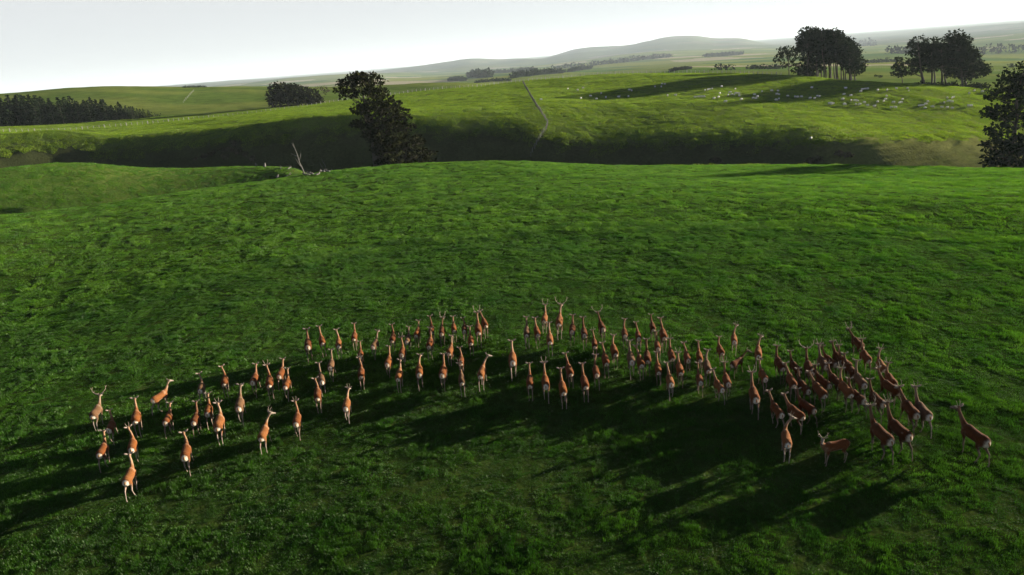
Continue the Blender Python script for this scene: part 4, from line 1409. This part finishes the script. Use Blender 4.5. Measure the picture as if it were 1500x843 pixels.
# ------------------------------------------------------------------ far woods and shelterbelts (each reads as one mass)
BELTS = [  # u0, v0, u1, v1 (foot), height px, depth m, words
    (658, 119, 681, 119, 6, 'low dark trees at the near edge of the hazy plain'),
    (688, 113, 717, 114, 11, 'rounded dark wood rising above the hazy plain'),
    (696, 122, 748, 119, 5, 'low tree line just beyond the fenced ridge'),
    (752, 115, 826, 107, 9, 'long dark shelterbelt climbing behind the downhill fence top'),
    (720, 107, 786, 104, 6, 'long grey-blue wood in the middle of the plain'),
    (810, 102, 858, 98, 7, 'grey-blue wood behind the long dark shelterbelt'),
    (834, 106, 866, 101, 6, 'short dark tree line beside the long shelterbelt'),
    (862, 98, 984, 84, 7, 'very long hazy wood running under the skyline hills'),
    (982, 106, 1012, 101, 5, 'scrubby dark line beside a dry field beyond the ridge fence'),
    (1044, 103, 1074, 103, 10, 'compact dark copse just beyond the ridge fence'),
    (1032, 84, 1088, 80, 6, 'hazy wood on the plain below the skyline hill'),
    (1096, 102, 1146, 101, 7, 'grey shelterbelt ending behind the round-headed pine'),
    (1256, 68, 1280, 67, 9, 'pale hazy wood far beyond the tall pine clump'),
    (1299, 80, 1336, 79, 11, 'grey wood behind the rounded pine clump'),
    (1264, 93, 1314, 91, 5, 'thin dark hedge line between the two pine clumps'),
    (1426, 80, 1484, 78, 12, 'dark rounded wood on the slope beyond the spreading pine'),
    (1488, 76, 1530, 74, 12, 'grey wood on the slope above the ragged edge pine'),
    (1475, 99, 1487, 99, 5, 'small dark bush alone in the field above the ragged pine'),
    (268, 129, 302, 128, 3, 'low scrub on the crest of the far green hill'),
    (1560, 90, 1640, 86, 12, 'dark wood further along the slope past the ragged pine'),
]


def belt(u0, v0, u1, v1, hp, words, seed):
    A, B = ground_hit(u0, v0, 420), ground_hit(u1, v1, 420)
    if A is None or B is None:
        print('belt miss', u0); return
    rA, rB = math.hypot(A.x, A.y), math.hypot(B.x, B.y)
    rg = random.Random(seed)
    r = (rA + rB) / 2
    h = hp * r / FPX
    ln = (B - A).length
    if abs(rA - rB) > 0.6 * r:
        rB = rA = min(rA, rB) * 1.1
        A, B = at_range(u0, rA), at_range(u1, rB)
        ln = (B - A).length; r = rA; h = hp * r / FPX
    n = max(3, int(ln / (h * 0.55)))
    pads = []
    for i in range(n):
        t = (i + rg.random()) / n
        p = A.lerp(B, t)
        q = Vector((p.x, p.y, 0)).normalized() * rg.uniform(-0.6, 1.4) * h
        x, y = p.x + q.x, p.y + q.y
        z = hz(x, y)
        e = 0.75 + 0.25 * math.sin(math.pi * min(1, max(0, t)))
        hh = h * rg.uniform(0.62, 1.05) * e
        pads.append((x - A.x, y - A.y, z - A.z + hh * 0.45, h * rg.uniform(.4, .65), h * rg.uniform(.4, .65), hh * 0.58))
    V, Q = foliage(pads, h * 0.26, 3.2, seed)
    o = link('shelterbelt', npmesh('shelterbelt', V, Q), M['pine'], None, words, 'wood', None, 'stuff')
    o.location = A


for k, b_ in enumerate(BELTS):
    belt(*b_, 400 + k)


# ------------------------------------------------------------------ fences
def fence(name, pix_path, spacing, hgt, label, rad=0.075, rail=False, jitter=0.08, wires=(0.35, 0.65, 0.95), pm='post'):
    post_mat = M[pm]
    pts = []
    for p in pix_path:
        pts.append(at_range(p[0], p[2]) if len(p) == 3 else ground_hit(p[0], p[1], 150))
    # resample on the ground
    poly = [Vector((p.x, p.y, 0)) for p in pts]
    out, carry = [poly[0]], 0.0
    for a, b__ in zip(poly[:-1], poly[1:]):
        L_ = (b__ - a).length
        s = spacing - carry
        while s < L_:
            out.append(a.lerp(b__, s / L_)); s += spacing
        carry = L_ - (s - spacing)
    root = bpy.data.objects.new(name, None)
    COL.objects.link(root)
    root.location = (out[0].x, out[0].y, hz(out[0].x, out[0].y))
    tag(root, label, 'fence')
    v, f = tube_rings([(0, 0, -0.3), (0, 0, hgt * 0.5), (0, 0, hgt - 0.02), (0, 0, hgt)], [rad, rad * 0.95, rad * 0.9, rad * 0.6], 6)
    pm = pymesh('fence_post', v, f)
    rg = random.Random(len(out))
    tops = []
    for i, p in enumerate(out):
        z = hz(p.x, p.y)
        o = link('post', pm, post_mat, root)
        o.location = Vector((p.x, p.y, z)) - root.location
        big = (i % 4 == 0)
        o.rotation_euler = (rg.uniform(-jitter, jitter), rg.uniform(-jitter, jitter), rg.uniform(0, 6))
        k = 1.6 if big else rg.uniform(0.9, 1.05)
        o.scale = (k, k, 1.08 if big else rg.uniform(0.92, 1.02))
        tops.append(Vector((p.x, p.y, z)) - root.location)
    for w in wires:
        vv, ff = tube_rings([t + Vector((0, 0, w * hgt)) for t in tops], [0.010] * len(tops), 4, side=(0, 0, 1))
        link('wire', pymesh('wire', vv, ff), M['wire'], root)
    return root


fence('ridge_fence', [(-60, None, 386), (0, None, 384), (150, None, 384), (300, None, 384), (470, None, 384), (520, None, 384), (640, None, 380), (770, None, 380), (860, None, 376), (990, None, 367), (1080, None, 352), (1145, None, 340)],
      2.3, 1.4, 'long post and wire fence running along the ridge of the pasture', 0.12)
fence('downhill_fence', [(766, 122), (775, 138), (785, 155), (795, 170), (803, 183), (800, 190), (792, 203), (783, 218), (776, 233)], 1.25, 1.35, 'post and wire fence running downhill from the ridge into the gully', 0.10, jitter=0.1, pm='dark_post')
fence('field_fence', [(1262, 99), (1310, 100), (1360, 100), (1420, 102), (1500, 106)], 5.0, 1.3, 'thin fence across the field behind the rounded pine clump', 0.12)
fence('hill_fence', [(284, 134), (276, 143), (268, 152)], 9.0, 1.3, 'fence running straight up the far green hill', 0.06)


# ------------------------------------------------------------------ dead wood and scrub by the gully
def dead_tree():
    P = ground_hit(447, 256, 100)
    r = math.hypot(P.x, P.y)
    sc = r / FPX
    d = Vector((P.x, P.y, 0)).normalized(); rt = Vector((d.y, -d.x, 0))

    def q(u, v, off=0.0):
        return rt * ((u - 447) * sc) + Vector((0, 0, (256 - v) * sc)) + d * off
    root = bpy.data.objects.new('dead_tree', None); COL.objects.link(root)
    root.location = P
    tag(root, 'bleached leaning dead tree with broken branches on the lip of the gully', 'dead tree')
    ch = [q(447, 260), q(445, 249), q(442, 238), q(441, 228), q(439, 218), q(438, 211)]
    link('trunk', pymesh('trunk', *tube_rings(spline(ch, 12), list(np.linspace(0.15, 0.04, 12)), 8), True), M['deadwood'], root)
    for k, c in enumerate([[q(441, 230), q(437, 228), q(433, 225)], [q(439, 219), q(437, 214, .5), q(436, 212, .8)], [q(444, 246), q(440, 238, -.3), q(438, 232, -.4)], [q(442, 236), q(445, 230, .4), q(446, 226, .6)]]):
        link('branch', pymesh('branch', *tube_rings(spline(c, 5), list(np.linspace(0.07, 0.025, 5)), 6), True), M['deadwood'], root)


def logs():
    rg = random.Random(17)
    spots = [(453, 257, 2.0, 'short'), (458, 256, 1.6, 'short'), (463, 257, 1.4, 'short'), (474, 252, 1.8, 'short'), (482, 252, 1.8, 'short'), (421, 258, 2.6, 'long'), (406, 260, 1.0, 'stump'), (388, 245, 1.6, 'stump'),
             (376, 243, 1.4, 'stump'), (410, 247, 2.4, 'long'), (422, 248, 2.2, 'long'), (477, 246, 4.0, 'snag'), (473, 249, 3.0, 'snag'), (486, 250, 1.6, 'short')]
    txt = {'short': ('broken bleached log lying at the foot of the dead tree', 'broken logs by the dead tree', 'log'), 'long': ('grey fallen branch lying on the grass before the gully', 'fallen branches before the gully', 'branch'),
           'stump': ('weathered grey stump standing on the grass lip of the gully', 'stumps on the gully lip', 'stump'), 'snag': ('thin upright dead stick beside the broken logs', 'dead sticks by the gully', 'dead stick')}
    for k, (u, v, ln, kd) in enumerate(spots):
        P = ground_hit(u, v, 100)
        ln *= 0.7
        if P is None:
            continue
        nm = {'short': 'log', 'long': 'fallen_branch', 'stump': 'stump', 'snag': 'dead_stick'}[kd]
        up = {'short': 0.35, 'long': 0.2, 'stump': 2.0, 'snag': 4.0}[kd]
        an = rg.uniform(0, 6.28)
        e = Vector((math.cos(an), math.sin(an), up)).normalized()
        r0 = {'short': 0.22, 'long': 0.12, 'stump': 0.32, 'snag': 0.07}[kd]
        pts = [e * (-0.15 * ln) + Vector((0, 0, 0.05))]
        for j in range(1, 7):
            t = j / 6
            pts.append(e * (t * ln) + Vector((rg.uniform(-1, 1), rg.uniform(-1, 1), rg.uniform(-.5, 1))) * 0.05 * ln)
        parts = [tube_rings(pts, [r0 * (1.2 - 0.75 * j / 6) for j in range(7)], 7)]
        for j in range(2):
            b0 = pts[rg.randrange(2, 5)]
            parts.append(tube_rings([b0, b0 + Vector((rg.uniform(-.4, .4), rg.uniform(-.4, .4), .35)) * ln * .5, b0 + Vector((rg.uniform(-.6, .6), rg.uniform(-.6, .6), .7)) * ln * .5], [r0 * .4, r0 * .3, r0 * .1], 5))
        o = link(nm, pymesh(nm, *join(parts), True), M['deadwood'], None, txt[kd][0], txt[kd][2], txt[kd][1])
        o.location = P


def scrub():
    rg = random.Random(29)
    S = [(300, 232, 6), (312, 228, 7), (326, 224, 8), (338, 222, 9), (350, 226, 9), (345, 214, 8), (362, 230, 8), (372, 236, 7), (330, 234, 8), (286, 236, 5), (1046, 238, 8), (1054, 239, 7), (1186, 240, 9), (1198, 238, 8),
         (1228, 228, 7), (1240, 230, 7), (505, 240, 9), (518, 236, 9), (532, 238, 10), (498, 244, 7), (548, 246, 9), (524, 246, 8)]
    for k, (u, v, hp) in enumerate(S):
        r6 = float(line_r(np.array([math.atan2(*ray(u, v)[:2])]), 6)[0])
        P = ground_hit(u, v, 160)
        if P is None:
            continue
        r = math.hypot(P.x, P.y)
        if u in (505, 518, 532, 498, 548, 524):
            r = 176 + (k % 3) * 3; P = at_range(u, r)
        h = hp * r / FPX
        pads = [(rg.uniform(-.5, .5) * h, rg.uniform(-.5, .5) * h, h * rg.uniform(.3, .6), h * rg.uniform(.45, .7), h * rg.uniform(.45, .7), h * rg.uniform(.35, .5)) for _ in range(4)]
        where = 'below the lit spur' if u < 400 else 'at the foot of the leaning cypress' if u < 600 else 'in the shaded gully below the sheep'
        V, Q = foliage(pads, 0.42, 1.3, 500 + k)
        root = bpy.data.objects.new('scrub_bush', None); COL.objects.link(root); root.location = P
        tag(root, 'scraggy brown-grey scrub bush growing %s' % where, 'bush', 'scrub bushes %s' % where)
        link('foliage', npmesh('scrub_foliage', V, Q), M['scrub'], root)
        st = [limb_tube((0, 0, -0.2), (p[0], p[1], p[2]), 0.08, 0.03, 600 + 9 * k + j, n=4, seg=5) for j, p in enumerate(pads)]
        link('stems', pymesh('scrub_stems', *join(st), True), M['bark'], root)
    # undergrowth at the foot of the two pine clumps
    for (u0, u1, r, hp, n, words) in ((1166, 1256, 362, 8, 13, 'the tall pine clump'), (1332, 1436, 338, 9, 15, 'the rounded pine clump')):
        for k in range(n):
            u = u0 + (u1 - u0) * (k + rg.random() * 0.6) / n
            P = at_range(u, r + rg.uniform(-2, 4)); h = hp * rg.uniform(0.6, 1.2) * r / FPX
            pads = [(rg.uniform(-.7, .7) * h, rg.uniform(-.6, .6) * h, h * rg.uniform(.25, .6), h * .6, h * .6, h * .45) for _ in range(3)]
            V, Q = foliage(pads, 0.6, 2.4, 700 + k)
            o = link('undergrowth_bush', npmesh('undergrowth_bush', V, Q), M['pine'], None, 'dark undergrowth bush at the foot of %s' % words, 'bush', 'undergrowth below %s' % words)
            o.location = P
    # dark bushes at the edge of the hill beside the ragged pine
    for k, (u, v, hp) in enumerate([(1436, 131, 6), (1444, 134, 7), (1452, 138, 6), (1430, 128, 5), (1284, 113, 3), (1290, 114, 3)]):
        P = ground_hit(u, v, 200)
        r = math.hypot(P.x, P.y); h = hp * r / FPX
        pads = [(rg.uniform(-.6, .6) * h, rg.uniform(-.5, .5) * h, h * .45, h * .6, h * .6, h * .5) for _ in range(3)]
        V, Q = foliage(pads, 0.5, 1.6, 560 + k)
        where = 'on the hill edge between rounded clump and ragged pine' if k < 4 else 'in the field beside the tall pine clump'
        o = link('dark_bush', npmesh('dark_bush', V, Q), M['pine'], None, 'low dark bush %s' % where, 'bush', 'low dark bushes %s' % where)
        o.location = P


dead_tree()
logs()
scrub()


# ------------------------------------------------------------------ haze (sea air over the plain)
HAZE_TOP = 330.0
def haze_box():
    s_, b_ = 45000.0, -75.0
    v = [(-s_, -s_, b_), (s_, -s_, b_), (s_, s_, b_), (-s_, s_, b_), (-s_, -s_, HAZE_TOP), (s_, -s_, HAZE_TOP), (s_, s_, HAZE_TOP), (-s_, s_, HAZE_TOP)]
    f = [(3, 2, 1, 0), (4, 5, 6, 7), (0, 1, 5, 4), (1, 2, 6, 5), (2, 3, 7, 6), (3, 0, 4, 7)]
    mt, nt, n, l = mat('haze')
    out = n.new('ShaderNodeOutputMaterial')
    pv = n.new('ShaderNodeVolumePrincipled')
    pv.inputs['Color'].default_value = (0.80, 0.91, 1.0, 1)
    pv.inputs['Density'].default_value = 0.000043
    pv.inputs['Anisotropy'].default_value = 0.1
    l.new(pv.outputs[0], out.inputs['Volume'])
    link('haze', pymesh('haze', v, f), mt, label='pale sea haze lying over the far plain and hills', cat='haze', kind='stuff')
haze_box()

print('total tris', sum(len(me.loop_triangles) if False else sum(len(p.vertices) - 2 for p in me.polygons) if len(me.polygons) < 200000 else 2 * len(me.polygons) for me in bpy.data.meshes))
